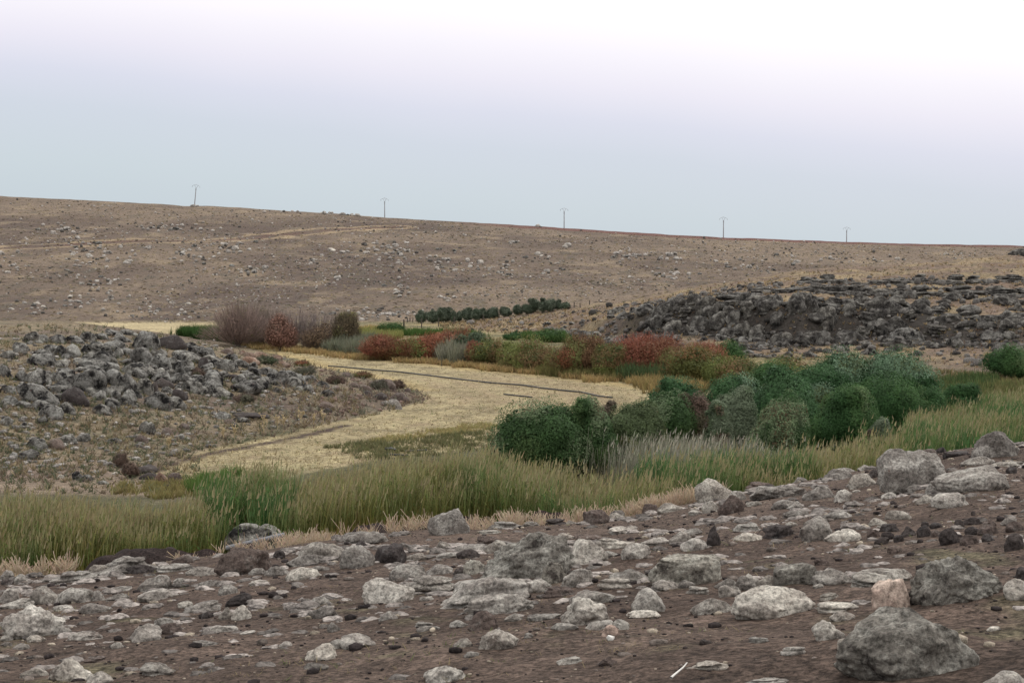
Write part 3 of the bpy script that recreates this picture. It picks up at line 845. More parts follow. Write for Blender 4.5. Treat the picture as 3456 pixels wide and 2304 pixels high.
def near_pebbles():
    n = 24000
    y = 11 + 31 * rng.random(n) ** .8
    a = rng.uniform(-.48, .48, n); x = a * y
    keep = y < edge_y(x) + .5
    dens = fbm(x, y, .35, 3, 201)
    keep &= rng.random(n) < np.clip(.55 + dens * .8, .1, 1)
    x, y = x[keep], y[keep]; n = len(x)
    z = land(x, y)
    size = rng.uniform(.012, .042, n) + (rng.random(n) < .10) * rng.uniform(.03, .12, n)
    t = rng.random(n)
    col = np.where((t < .62)[:, None], np.array([.035, .028, .027]), np.where((t < .82)[:, None], np.array([.15, .125, .108]), np.array([.33, .28, .22])))
    col = col * rng.uniform(.75, 1.25, (n, 1))
    me = stones_stuff('pebbles', np.stack([x, y, z], 1), size, col, 1)
    tag(link('pebbles', me, M_LOOSE), 'small dark and pale pebbles and clods scattered over the bare soil', 'pebbles', kind='stuff')
near_pebbles()

def half_buried():              # pale bedrock tops and cobbles that barely break the soil: countless
    n = 3700
    y = 12 + 29 * rng.random(n) ** .75
    x = rng.uniform(-.47, .47, n) * y
    dens = fbm(x, y, .22, 3, 207)
    keep = (y < edge_y(x) + .2) & (rng.random(n) < np.clip(.5 + dens * 1.3, .05, 1))
    x, y = x[keep], y[keep]; n = len(x); z = land(x, y)
    size = rng.uniform(.08, .40, n) * (1 + .3 * (rng.random(n) < .2)) * np.interp(y, [12, 22, 30], [.5, .85, 1.1])
    col = np.array([.215, .19, .172]) * rng.uniform(.45, 1.5, (n, 1))
    me = stones_stuff('cobbles', np.stack([x, y, z - .01], 1), size, col, 4, 9, .42, .5, ('lump', 'facet', 'slab'))
    tag(link('cobbles', me, M_LOOSE), 'half-buried grey cobbles breaking the surface of the brown soil', 'cobbles', kind='stuff')
half_buried()

# --- prototypes shared by the far boulders
PROTO = {}
def proto(style, k, mk):
    key = (style, k, mk)
    if key not in PROTO:
        V, Fc = rock_shape(4 if mk in 'kc' else 3, 7000 + k * 13 + len(style), style)
        me = mesh_from('boulder', V, Fc, None, True); me.materials.append(MR[mk])
        PROTO[key] = me
    return PROTO[key]

KN = [(890,240,1040,350),(1040,250,1200,340,'d'),(520,240,620,300),(320,250,400,290,'d'),(640,290,810,350),(740,260,850,300),(590,290,680,330),(580,325,725,390),(420,320,515,395),(350,320,420,390),
(240,340,330,400),(180,380,330,450),(0,360,90,405),(100,325,165,355),(515,375,640,425),(620,370,720,450),(745,345,810,400),(520,420,735,500),(855,350,985,440),(800,335,870,380),
(810,440,1000,520),(985,390,1115,480),(960,430,1020,465),(1150,370,1310,420),(1310,400,1370,480,'d'),(1140,440,1220,520),(1190,430,1280,500),(1370,420,1450,470),(1445,420,1540,490),(1330,480,1460,540),
(1360,530,1445,600),(1530,570,1710,640),(1500,520,1600,560,'d'),(1600,500,1680,540),(1640,440,1710,490),(1750,490,1850,560),(1820,500,1900,590),(1890,495,1985,560),(1700,550,1780,600),(1400,600,1530,670),
(1120,510,1240,570),(1010,480,1110,550),(1000,570,1045,640,'d'),(1030,540,1130,600,'d'),(900,540,1000,640),(780,520,900,650),(690,490,820,590),(490,500,670,640),(430,520,550,620),(350,500,440,570),
(180,485,310,590),(110,480,180,560),(0,460,60,530),(100,600,350,700),(400,615,555,715,'d'),(280,590,440,640),(660,585,810,650),(610,625,700,680),(720,630,800,680),(820,620,890,670),
(790,650,890,720),(960,630,1120,740),(1090,670,1220,740),(1130,620,1230,680,'d'),(690,685,790,740),(620,720,730,780),(390,700,490,770),(250,730,390,800),(210,690,310,750),(100,695,195,730),
(0,680,40,735),(20,660,100,710),(340,640,390,690),(610,500,690,560),(1230,570,1380,640),(0,790,70,850),(240,800,310,840),(920,830,1010,905),(1170,910,1215,945),(1070,870,1130,910,'b'),
(140,840,200,860),(180,930,300,1010),(310,945,410,1005,'b'),(385,920,490,970),(490,915,580,955),(120,1025,240,1075),(60,1025,120,1070),(700,940,790,970),(900,920,970,970,'b'),(1180,835,1250,870,'b'),
(1425,765,1510,810),(1540,795,1640,830),(1560,780,1760,805,'d'),(1480,810,1550,840,'b'),(850,1130,1010,1170,'d'),(930,1170,1040,1210,'d'),(1030,1165,1110,1240,'r'),(950,1110,1010,1150,'d'),
(1090,1240,1130,1275,'d'),(1110,1170,1190,1220,'b'),(380,1180,420,1200,'p'),(470,1160,540,1210),(530,1180,600,1220),(650,1220,710,1240),(740,1160,775,1175,'p'),(580,1155,640,1170),
(1450,345,1530,375,'b'),(1580,350,1620,385,'r'),(1610,370,1680,405,'r'),(1660,365,1750,410,'r'),(1710,400,1790,435,'b'),(1770,385,1860,430,'r'),(1800,430,1900,460,'r'),(1600,400,1700,440,'r'),
(1200,300,1290,340),(1250,330,1350,380),(1290,350,1400,400),(1340,390,1440,430),(1230,300,1300,330,'d'),(700,230,800,260),(800,225,900,255),(620,240,700,280),(440,265,540,310),(540,320,600,370),
(680,400,760,450),(880,480,960,540),(1240,490,1330,540),(1060,590,1130,640),(560,600,640,650),(0,590,90,640),(1480,380,1560,420),(1550,420,1620,460),(1700,470,1760,510),(1900,540,1990,590),
(2100,560,2170,600),(2000,520,2080,560),(1990,590,2060,620,'b'),(2180,590,2240,620,'b'),(2110,700,2200,740,'b'),(2140,740,2190,765,'d'),(2120,620,2200,660),(1800,600,1860,630)]

def build_knoll():
    ox, oy, s = REG[4]
    rows = [((ox + r[0] / s) * K2, (oy + r[1] / s) * K2, (ox + r[2] / s) * K2, (oy + r[3] / s) * K2, r[4] if len(r) > 4 else 'k') for r in KN]
    # the low rubble on the tip of the tongue (seen beyond x = 1152 of the photograph)
    for (a, b, c, d, m) in ((2, 500, 60, 530, 'b'), (120, 590, 190, 625, 'b'), (135, 625, 195, 655, 'd'), (225, 545, 330, 575, 'b'), (270, 565, 350, 620, 'b'), (330, 640, 420, 690, 'b'), (215, 640, 290, 680, 'd'),
                            (310, 680, 380, 725, 'l'), (355, 720, 400, 745, 'l'), (420, 605, 455, 630, 'b'), (265, 690, 310, 715, 'l'), (60, 570, 120, 600, 'b'), (400, 665, 450, 700, 'b'), (180, 560, 240, 590, 'b')):
        rows.append(((1152 + a / s) * K2, (1000 + b / s) * K2, (1152 + c / s) * K2, (1000 + d / s) * K2, m))
    P = hit([(r[0] + r[2]) / 2 for r in rows], [r[3] for r in rows], 60, 270, 1500)
    items = []
    for i, (x0, y0, x1, y1, mk) in enumerate(rows):
        r = random.Random(i)
        y = P[i, 1]; W = (x1 - x0) * y / F; H = (y1 - y0) * y / F
        st = r.choice(['facet', 'facet', 'block', 'round', 'lump']) if mk == 'k' else r.choice(['facet', 'round'])
        mm = 'k' if mk == 'k' else mk
        o = link('boulder', proto(st, r.randrange(6), mm))
        o.location = (P[i, 0], y + W * .3, float(land(np.array([P[i, 0]]), np.array([y + W * .2]))[0]) + H * .10)
        o.scale = (W * .68, W * r.uniform(.40, .58), H * 1.02)
        o.rotation_euler = (r.uniform(-.2, .2), r.uniform(-.05, .45) if mk == 'k' else r.uniform(-.1, .2), r.uniform(-.5, .5) + (math.pi if r.random() < .5 else 0))
        tag(o, None, 'boulder', 'boulders on the rocky knoll')
        items.append((o, (x0 + x1) / 2, (y0 + y1) / 2, x1 - x0, {'k': 'grey', 'l': 'grey', 'd': 'black', 'b': 'brown', 'r': 'reddish', 'p': 'pale'}[mk], SHAPE[st]))
    # fill between them, smaller and lower
    nf = 110
    us = []; vs = []
    while len(us) < nf:
        t = random.random(); u = 15 + 285 * t + random.uniform(-12, 12)
        v = random.uniform(340 + max(0, u - 60) * .14, 388 + u * .03)
        if v < 384 + 8 and v > 336 + max(0, u - 100) * .14:
            us.append(u); vs.append(v)
    P = hit(us, vs, 60, 270, 1500)
    for i in range(nf):
        r = random.Random(900 + i)
        y = P[i, 1]; W = r.uniform(.6, 1.6); H = W * r.uniform(.4, .75)
        st = r.choice(['facet', 'block', 'round'])
        o = link('boulder', proto(st, r.randrange(6), 'k'))
        o.location = (P[i, 0], y, P[i, 2] + H * .05)
        o.scale = (W * .5, W * r.uniform(.35, .5), H * .7)
        o.rotation_euler = (r.uniform(-.2, .2), r.uniform(-.1, .4), r.uniform(0, 6.28))
        tag(o, None, 'boulder', 'boulders on the rocky knoll')
        items.append((o, us[i], vs[i], W * F / y, 'grey', SHAPE[st]))
    marks = [(136, 383, 'black-faced boulder below the knoll'), (63, 392, 'long low boulder of the knoll'), (158, 380, 'pale boulder below the knoll'),
             (145, 340, 'knoll crest by the yellow strip'), (100, 346, 'rounded boulder high on the knoll'), (95, 365, 'large pale knoll boulder'), (90, 383, 'big tilted slab of the knoll'),
             (170, 340, 'black-topped boulder on the crest'), (203, 358, 'black notch right of the crest'), (250, 388, 'low boulders right of the knoll'), (260, 356, 'reddish stones by the field'),
             (155, 465, 'dark rubble at the field corner'), (145, 430, 'lone pale boulder in dry grass'), (62, 441, 'boulder pair in dry grass'), (320, 390, 'brown rubble tongue by the field'),
             (235, 418, 'flat slab above the turned earth'), (20, 350, 'left end of the upper knoll'), (20, 375, 'left edge on the lower knoll'), (230, 372, 'right shoulder of the knoll')]
    give_labels(items, marks, 'boulder', (9, 24, 'large'))
    n = 1500
    u = rng.uniform(-60, 430, n); v = rng.uniform(338, 478, n)
    P = hit(u, v, 60, 270, 900)
    kd = sdist(KNOLL, P[:, 0], P[:, 1]); k = (kd > .3)
    P = P[k]; n = len(P)
    col = np.array([.19, .175, .16]) * rng.uniform(.5, 1.7, (n, 1)); tip = P[:, 0] / P[:, 1] > -.115
    col[tip] = np.array([.13, .09, .075]) * rng.uniform(.6, 1.6, (tip.sum(), 1))
    me = stones_stuff('rubble', P, rng.uniform(.12, .55, n), col, 2, 15)
    tag(link('rubble', me, M_LOOSE), 'loose stones lying in the dry grass of the knoll', 'rubble', kind='stuff')
build_knoll()

def build_outcrop():
    items = []
    def put(u, s, W, H, D, st, mk='c', rx=(-.1, .1), ry=(-.12, .12), up=.1):
        r = random
        x, y = hill_point(u, s)
        z = float(land(np.array([x]), np.array([y]))[0])
        o = link('outcrop_block', proto(st, r.randrange(6), mk))
        o.location = (x, y, z + H * (up - .08))
        o.scale = (W / 2, D / 2, H / 2)
        o.rotation_euler = (r.uniform(*rx), r.uniform(*ry), r.uniform(-.2, .2) + (math.pi if r.random() < .5 else 0))
        tag(o, None, 'outcrop block', 'blocks of the dark basalt outcrop')
        dep = y
        v = 245 + (EYE - z - H * .3) / dep * F
        items.append((o, u, v, W * F / y, {'c': 'dark', 'k': 'grey', 'm': 'mottled'}[mk], SHAPE[st]))
    r = random
    for k in range(84):         # the face
        u = 648 + (895 - 648) * (k + r.random()) / 84
        s = r.choice([1.1, 1.3, 1.5, 1.7, 1.9, 2.0]) + r.uniform(-.1, .1)
        H = r.uniform(1.5, 3.3)
        put(u, s, r.uniform(1.3, 3.0), H, r.uniform(1.6, 2.4), r.choice(['block', 'block', 'block', 'facet']), rx=(-.08, .12), up=.02)
    for k in range(96):         # the flat ledges above it, two beds thick in places
        row = (2.05, 3.0, 3.75)[k % 3] + r.uniform(-.07, .07)
        u = (700, 740, 800)[k % 3] + (330, 290, 240)[k % 3] * ((k // 3) + r.random()) / 32
        H = r.uniform(.7, 1.2); W = r.uniform(2.0, 4.4)
        put(u, row, W, H, r.uniform(1.5, 2.4), r.choice(['slab', 'block', 'slab']), rx=(-.04, .04), ry=(-.05, .05), up=.0)
        if r.random() < .4:
            put(u + r.uniform(-3, 3), row + .06, W * r.uniform(.6, .95), H * .8, 1.6, 'slab', rx=(-.03, .03), ry=(-.04, .04), up=.9)
    for k in range(62):         # broken blocks towards the right edge
        put(880 + 160 * r.random(), r.uniform(.7, 2.9), r.uniform(1.1, 3.6), r.uniform(.9, 2.2), r.uniform(1.2, 2.2), r.choice(['facet', 'block', 'facet']), ry=(-.3, .3))
    for k in range(50):         # boulders fallen below the face
        put(640 + 300 * r.random(), r.uniform(.12, 1.0), r.uniform(.7, 1.9), r.uniform(.6, 1.4), r.uniform(.7, 1.4), r.choice(['facet', 'round', 'block']), 'c' if r.random() < .7 else 'k', ry=(-.3, .3))
    for k in range(44):         # left shoulder of the hill
        u = 545 + 135 * r.random() ** .7
        put(u, r.uniform(.3, 3.0 if u > 600 else 2.0), r.uniform(.9, 2.6) * (1 if u > 590 else .7), r.uniform(.7, 2.0) * (1 if u > 590 else .6), r.uniform(.9, 2.0), r.choice(['facet', 'round', 'lump']), 'c' if r.random() < .6 else 'k', ry=(-.2, .3))
    put(1018, 4.95, 3.2, 2.0, 2.4, 'block', 'c')
    put(585, .35, 5.2, 2.6, 3.0, 'facet', 'c'); put(560, .42, 3.4, 2.2, 2.4, 'facet', 'k')
    put(905, 1.0, 4.2, 3.0, 3.0, 'facet', 'k')
    marks = [(590, 342, 'pale-topped block left of the outcrop'), (640, 318, 'rounded boulders on the left shoulder'), (690, 302, 'left end of the cliff face'), (690, 350, 'red-leaved bush'),
             (740, 318, 'column beside the dark cleft'), (775, 322, 'black middle of the cliff'), (730, 290, 'stepped slabs left of the ledges'), (800, 275, 'topmost ledge'),
             (830, 303, 'dry grass patch on the ledge'), (850, 325, 'right end of the cliff face'), (860, 288, 'thick double ledge'), (910, 330, 'big grey boulder below the ledges'),
             (905, 282, 'upright ledge blocks'), (960, 280, 'ledges near the right edge'), (960, 320, 'broken blocks below the ledges'), (1010, 300, 'right edge among the ledges'), (1005, 335, 'fallen blocks at the right edge'),
             (770, 350, 'fallen blocks above the bushes'), (830, 345, 'hollow below the cliff'), (560, 330, 'grassy left slope of the hill')]
    give_labels(items, marks, 'block', (9, 20, 'large'))
    # small broken stone
    n = 3600
    U = rng.uniform(470, 1040, n); S = rng.uniform(.05, 4.2, n); xs = []; ys_ = []
    for u, s in zip(U, S):
        x, y = hill_point(u, s); xs.append(x); ys_.append(y)
    xs = np.array(xs); ys_ = np.array(ys_)
    keep = (rng.random(n) < np.clip((U - 560) / 90, .10, 1)) & (rng.random(n) < np.where(S > 4.0, .15, np.where((S > 2.25) & (S < 2.8), .25, 1))) & (rng.random(n) < np.clip(.7 + fbm(xs, ys_, .15, 3, 301) * 1.2, .05, 1))
    xs, ys_ = xs[keep], ys_[keep]; n = len(xs)
    col = np.array([.10, .092, .084]) * rng.uniform(.25, 1.8, (n, 1))
    me = stones_stuff('scree', np.stack([xs, ys_, land(xs, ys_)], 1), rng.uniform(.2, .8, n) * np.where(rng.random(n) < .15, 1.6, 1), col, 2, 25, .75, .15, ('block', 'facet', 'slab'))
    tag(link('scree', me, M_LOOSE), 'small broken basalt lying between the blocks of the outcrop', 'scree', kind='stuff')
build_outcrop()

CL = [(58, 229, 20, 5, 26), (175, 228, 36, 5, 34), (74, 237, 5, 2, 4), (88, 258, 36, 14, 70), (10, 265, 14, 12, 26), (192, 254, 24, 10, 40), (235, 250, 17, 9, 26), (250, 270, 13, 8, 16), (148, 248, 6, 3, 6),
      (370, 250, 46, 13, 46), (316, 264, 8, 5, 8), (335, 281, 5, 3, 5), (397, 290, 14, 6, 14), (388, 313, 44, 6, 40), (106, 282, 27, 9, 26), (80, 300, 75, 10, 50), (159, 313, 62, 5, 34), (391, 252, 30, 10, 24),
      (452, 263, 50, 13, 56), (502, 270, 15, 6, 16), (546, 258, 16, 7, 14), (624, 257, 15, 6, 18), (668, 258, 26, 4, 20), (555, 272, 12, 4, 8), (664, 275, 32, 6, 24), (400, 290, 22, 6, 12), (440, 299, 13, 4, 8),
      (373, 315, 42, 5, 20), (539, 226, 5, 1.2, 5), (514, 243, 6, 2, 5), (567, 246, 4, 2, 4), (320, 212.5, 55, 1, 16), (195, 206, 4, 1, 3), (760, 262, 60, 8, 20), (860, 258, 60, 5, 20), (30, 310, 30, 6, 14)]
def build_far_rocks():
    pts = []
    for (u, v, ru, rv, n) in CL:
        for _ in range(n):
            pts.append((random.gauss(u, ru * .55), random.gauss(v, rv * .55), u, v))
    skyv = np.interp([p[0] for p in pts], SKY_U, SKY_V)
    P = hit([p[0] for p in pts], [max(p[1], s + .7) for p, s in zip(pts, skyv)], 262, 800, 1200)
    big = []
    for i in range(len(pts)):
        pxw = random.uniform(2.4, 6.0) * (1 if random.random() < .85 else 1.5)
        big.append((pxw * P[i, 1] / F, i))
    order = sorted(big, key=lambda q: -q[0] / P[q[1], 1])
    items = []
    for W, i in order[:200]:
        st = random.choice(['facet', 'round', 'block'])
        o = link('hillside_boulder', proto(st, random.randrange(4), 'h' if random.random() < .72 or pts[i][1] < 220 else 'k'))
        H = W * random.uniform(.45, .8)
        o.location = (P[i, 0], P[i, 1], P[i, 2] + H * .15)
        o.scale = (W / 2, W * .42, H / 2); o.rotation_euler = (0, random.uniform(-.2, .2), random.uniform(0, 6.28))
        tag(o, None, 'hillside boulder', 'boulders scattered on the far hillside')
        items.append((o, pts[i][0], pts[i][1], W * F / P[i, 1], 'grey', SHAPE[st]))
    marks = [(52, 230, 'upper left edge of the hillside'), (150, 228, 'stone row below the leftmost pole'), (205, 229, 'slope right below the leftmost pole'), (66, 255, 'left part of the below-track cluster'),
             (108, 262, 'right part of the below-track cluster'), (10, 265, 'left photo edge below the track'), (190, 254, 'dark cluster on the left hillside'), (240, 258, 'stones above the bare thicket'),
             (345, 248, 'cluster where the track climbs'), (385, 256, 'cluster below the second power pole'), (330, 276, 'slope above the olive-brown bush'), (392, 290, 'slope left of the olive row'), (370, 314, 'pale bank left of the olive row'),
             (415, 313, 'pale bank touching the olive row'), (106, 284, 'brown slope above the yellow strip'), (60, 302, 'lower left slope above the knoll'), (165, 312, 'slope right above the yellow strip'),
             (435, 260, 'left half of the central cluster'), (475, 267, 'right half of the central cluster'), (502, 270, 'stones below the third power pole'), (546, 262, 'middle slope right of the third pole'),
             (624, 257, 'dark cluster left of the fourth pole'), (668, 262, 'slope below the fourth power pole'), (539, 226, 'skyline left of the third pole'), (320, 213, 'skyline left of the second pole'), (780, 260, 'slope below the last pole')]
    give_labels(items, marks, 'boulder', (2.4, 4.2, 'large'))
    rest = [i for W, i in order[200:]]
    PW = P[rest]; s1 = np.array([W for W, i in order[200:]]) * .9
    n = 13000
    u = rng.uniform(-40, 1064, n); sk = np.interp(u, SKY_U, SKY_V)
    v = sk + 1.5 + (322 - sk) * rng.random(n) ** .9
    Q = hit(u, v, 262, 800, 900)
    dn = fbm(Q[:, 0], Q[:, 1] * .5, .035, 4, 401)
    k = (Q[:, 1] > 264) & (rng.random(n) < np.clip(.38 + dn * 2.2, .05, 1)) & (Q[:, 1] < 790)
    Q = Q[k]; s2 = (.6 + 2.4 * rng.random(len(Q)) ** 2) * Q[:, 1] / F
    A = np.concatenate([PW, Q]); S = np.concatenate([s1, s2]); n = len(A)
    col = np.array([.32, .29, .26]) * np.where(rng.random((n, 1)) < .3, .3, rng.uniform(.6, 1.35, (n, 1)))
    me = stones_stuff('hillside_stones', A, S, col, 1, 35, .95, .0)
    tag(link('hillside_stones', me, M_LOOSE), 'countless small stones over the far hillside', 'stones', kind='stuff')
build_far_rocks()

# ------------------------------------------------------------------ reeds, grass and dry weeds
def jit(c, n, a=.18):
    c = np.broadcast_to(np.asarray(c, float), (n, 3))
    return c * rng.uniform(1 - a, 1 + a, (n, 1)) * rng.uniform(1 - a * .3, 1 + a * .3, (n, 3))

def reed_bed(name, label, x, y, h, green, lean=.07, wid=.032, nleaf=3, plume=.5, base_gold=.5, grey=None):
    """x, y: stems; h: height; green: 0..1 per stem"""
    n = len(x); z = land(x, y) - .05
    B = np.stack([x, y, z], 1)
    ln = rng.normal(0, lean, (n, 2)) + np.stack([.05 + .22 * fbm(x, y, .6, 2, 505), .15 * fbm(x, y, .6, 2, 506)], 1)
    ln = ln * np.where(rng.random((n, 1)) < .05, 3.0, 1.0)
    T = B + np.stack([ln[:, 0] * h, ln[:, 1] * h, h], 1)
    gd = jit((.36, .25, .09), n, .5); ol = jit((.16, .165, .055), n, .5); gr = jit((.050, .10, .032), n, .5); st = jit((.31, .29, .14), n, .5)
    if grey is not None:
        st = jit(grey, n, .2); ol = jit(tuple(.6 * np.array(grey)), n, .2)
    gq = green[:, None]; bg = base_gold if np.ndim(base_gold) == 0 else base_gold[:, None]
    cb = (gd * bg + ol * .6 * (1 - bg)) * (1 - gq) + gr * .8 * gq
    cm = ol * (1 - gq) + gr * gq
    ct = st * (1 - gq) + (gr * 1.6 + .02) * gq
    acc = Acc()
    strips(acc, B, T, rng.uniform(.7, 1.3, n) * wid, cb, ct, bend=np.stack([rng.normal(.02, .05, n) * h, rng.normal(0, .04, n) * h, -.02 * h], 1), segs=4, w1=.4, cm=cm)
    for k in range(nleaf):
        t = rng.uniform(.2, .88, n)[:, None]
        p = B * (1 - t) + T * t
        L = rng.uniform(.22, .5, n) * (h / 2.4) ** .5
        an = rng.uniform(0, 6.28, n)
        tip = p + np.stack([np.cos(an) * L * .45, np.sin(an) * L * .45, L * rng.uniform(.35, 1.0, n)], 1)
        lg = np.clip(gq * 1.0 + (.55 if grey is None else .0) * rng.random((n, 1)), 0, 1)
        lc = ol * (1 - lg) + gr * 1.15 * lg
        strips(acc, p, tip, rng.uniform(.7, 1.3, n) * wid * 1.1, lc, lc * 1.2, bend=np.stack([np.cos(an) * L * .3, np.sin(an) * L * .3, -L * .25], 1), segs=2, w1=.1)
    m = rng.random(n) < plume * (1 - green * .7)
    if m.any():
        pb = T[m] - np.array([0, 0, .05]); k = m.sum(); L = rng.uniform(.18, .34, k)
        pt = pb + np.stack([rng.normal(.06, .04, k), rng.normal(0, .04, k), L], 1)
        pc = jit((.27, .235, .13) if grey is None else tuple(np.array(grey) * 1.15), k, .2)
        strips(acc, pb, pt, rng.uniform(.05, .08, k), pc, pc * 1.1, segs=2, w1=.2)
    me = acc.mesh(name)
    return tag(link(name, me, M_GRASS), label, 'reeds' if 'reed' in name else name.replace('_', ' '), kind='stuff')

def front_reeds():
    uk = [-160, 0, 100, 200, 300, 400, 450, 492, 566, 610, 700, 740, 784, 827, 871, 958, 1024, 1200]
    yf = [56, 60, 61.5, 64, 66, 70, 72, 71, 66, 66, 70, 73, 73, 75, 79, 84, 88, 92]
    yb = [66, 68, 68.5, 74, 75, 82, 85, 82, 74, 74, 79, 82, 80, 84, 90, 97, 103, 110]
    n = 62000
    u = rng.uniform(-90, 1110, n); t = rng.random(n)
    y = np.interp(u, uk, yf) * (1 - t) + np.interp(u, uk, yb) * t + rng.normal(0, .5, n)
    x = (u - 512) / F * y
    big = fbm(x, y * .7, .11, 4, 501, .6); sm = fbm(x, y, .5, 3, 502)
    hole = np.exp(-((u - 236) / 20) ** 2) * (y < 70)                      # the gap with a boulder and short grass
    hole2 = np.exp(-((u - 160) / 45) ** 2) * np.clip((y - 66.5) / 1.5, 0, 1)
    cd = _hash(np.floor(x / 1.1 + fbm(x, y, .8, 2, 507)), np.floor(y / .9), 79)
    k = (rng.random(n) > np.clip(hole * 1.2 + hole2, 0, .93)) & (rng.random(n) < .15 + 1.1 * cd)
    cx_, cy_ = np.floor(x / 1.7 + .6 * fbm(x, y, .8, 2, 503)), np.floor(y / 1.5 + .6 * fbm(x, y, .8, 2, 504))
    ch = _hash(cx_, cy_, 77) - .5; cg = _hash(cx_, cy_, 78) - .5
    clump = (u > 198) & (u < 288) & (y > 66.5)
    green = np.clip(.34 + big * 1.7 + sm * .5 + cg * .75 + .55 * clump - .42 * np.exp(-((u - 385) / 85) ** 2) * (y < 80) - .15 * np.exp(-((u - 800) / 60) ** 2) + .25 * sstep((u - 900) / 60), 0, 1)
    green = np.clip(green + .35 * sstep((u - 990) / 60) + .4 * clump, 0, 1)
    h = (2.15 + .6 * big + .3 * sm + ch * 1.15 + rng.normal(0, .28, n)) * np.interp(u, [-90, 60, 150, 260, 520, 600, 1024], [.86, .80, .66, .90, .95, .95, .98])
    h = np.where(t > .75, h * .92, h) + .45 * clump
    x, y, h, green, u = x[k], y[k], np.clip(h[k], .6, 3.4), green[k], u[k]
    bgold = np.clip(.62 + .55 * np.exp(-((u - 330) / 90) ** 2) + .2 * (u > 700), 0, 1)
    reed_bed('reed_bed', 'long band of tall green and straw-coloured reeds behind the near rocks', x, y, h, green, base_gold=bgold)
    # grey-stemmed reeds before the bushes
    n = 4200
    u = np.concatenate([rng.normal(668, 26, n // 2), rng.normal(800, 30, n // 4), rng.normal(725, 30, n - n // 2 - n // 4)]); y = rng.uniform(80, 88, n)
    x = (u - 512) / F * y
    h = rng.normal(2.1, .25, n) - .6 * (u > 755)
    reed_bed('grey_reed_bed', 'tall grey-stemmed reeds standing before the green bushes', x, y, h, np.clip(rng.normal(.12, .15, n) + .4 * (u > 770), 0, 1), lean=.05, wid=.028, nleaf=1, plume=.15, grey=(.30, .28, .22))
    # greener reeds running back on the right
    n = 14000
    u = rng.uniform(905, 1120, n); t = rng.random(n)
    y = (96 + (u - 905) * .03) * (1 - t) + np.interp(u, [905, 960, 1024, 1120], [104, 116, 124, 132]) * t
    x = (u - 512) / F * y; b = fbm(x, y, .12, 3, 511)
    reed_bed('green_reed_bed', 'green reeds running back along the stream beside the right edge', x, y, np.clip(1.7 + .5 * b + rng.normal(0, .2, n), .5, 3), np.clip(.6 + b * .9, 0, 1), wid=.04, nleaf=2, plume=.3)
front_reeds()

def grass_patch(name, label, cat, x, y, h, cols, wid=.03, splay=.35, nb=5, cb=None):
    """short tufts; cols: colour per tuft"""
    acc = Acc(); n = len(x); z = land(x, y)
    B0 = np.stack([x, y, z - .02], 1)
    for k in range(nb):
        B = B0 + np.stack([rng.normal(0, .05, n), rng.normal(0, .05, n), np.zeros(n)], 1)
        hh = h * rng.uniform(.6, 1.15, n)
        T = B + np.stack([rng.normal(0, splay, n) * hh, rng.normal(0, splay, n) * hh, hh], 1)
        c = cols * rng.uniform(.75, 1.25, (n, 1))
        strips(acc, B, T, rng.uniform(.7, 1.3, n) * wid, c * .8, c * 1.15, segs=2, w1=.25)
    return tag(link(name, acc.mesh(name), M_GRASS), label, cat, kind='stuff')

def zone(n, pts, y_extra=0):    # random points in a polygon given by picture points on the valley floor, ragged at the rim
    P = poly(pts); out = []
    lo, hi = P.min(0), P.max(0); tot = 0
    far = P[:, 1].mean() / 100.0
    lo = lo - 1.5 * far; hi = hi + 1.5 * far
    while tot < n:
        q = rng.uniform(lo, hi, (n * 4, 2)); sdq = sdist(P, q[:, 0], q[:, 1])
        nn = fbm(q[:, 0], q[:, 1], .45 / far, 4, 607, .6)
        q = q[(sdq + nn * 1.9 * far > .2) & (rng.random(len(q)) < np.clip(.6 + 1.5 * fbm(q[:, 0], q[:, 1], .8 / far, 3, 609), .08, 1))]
        out.append(q); tot += len(q)
        if len(out) > 60: break
    q = np.concatenate(out)[:n]
    return q[:, 0], q[:, 1]

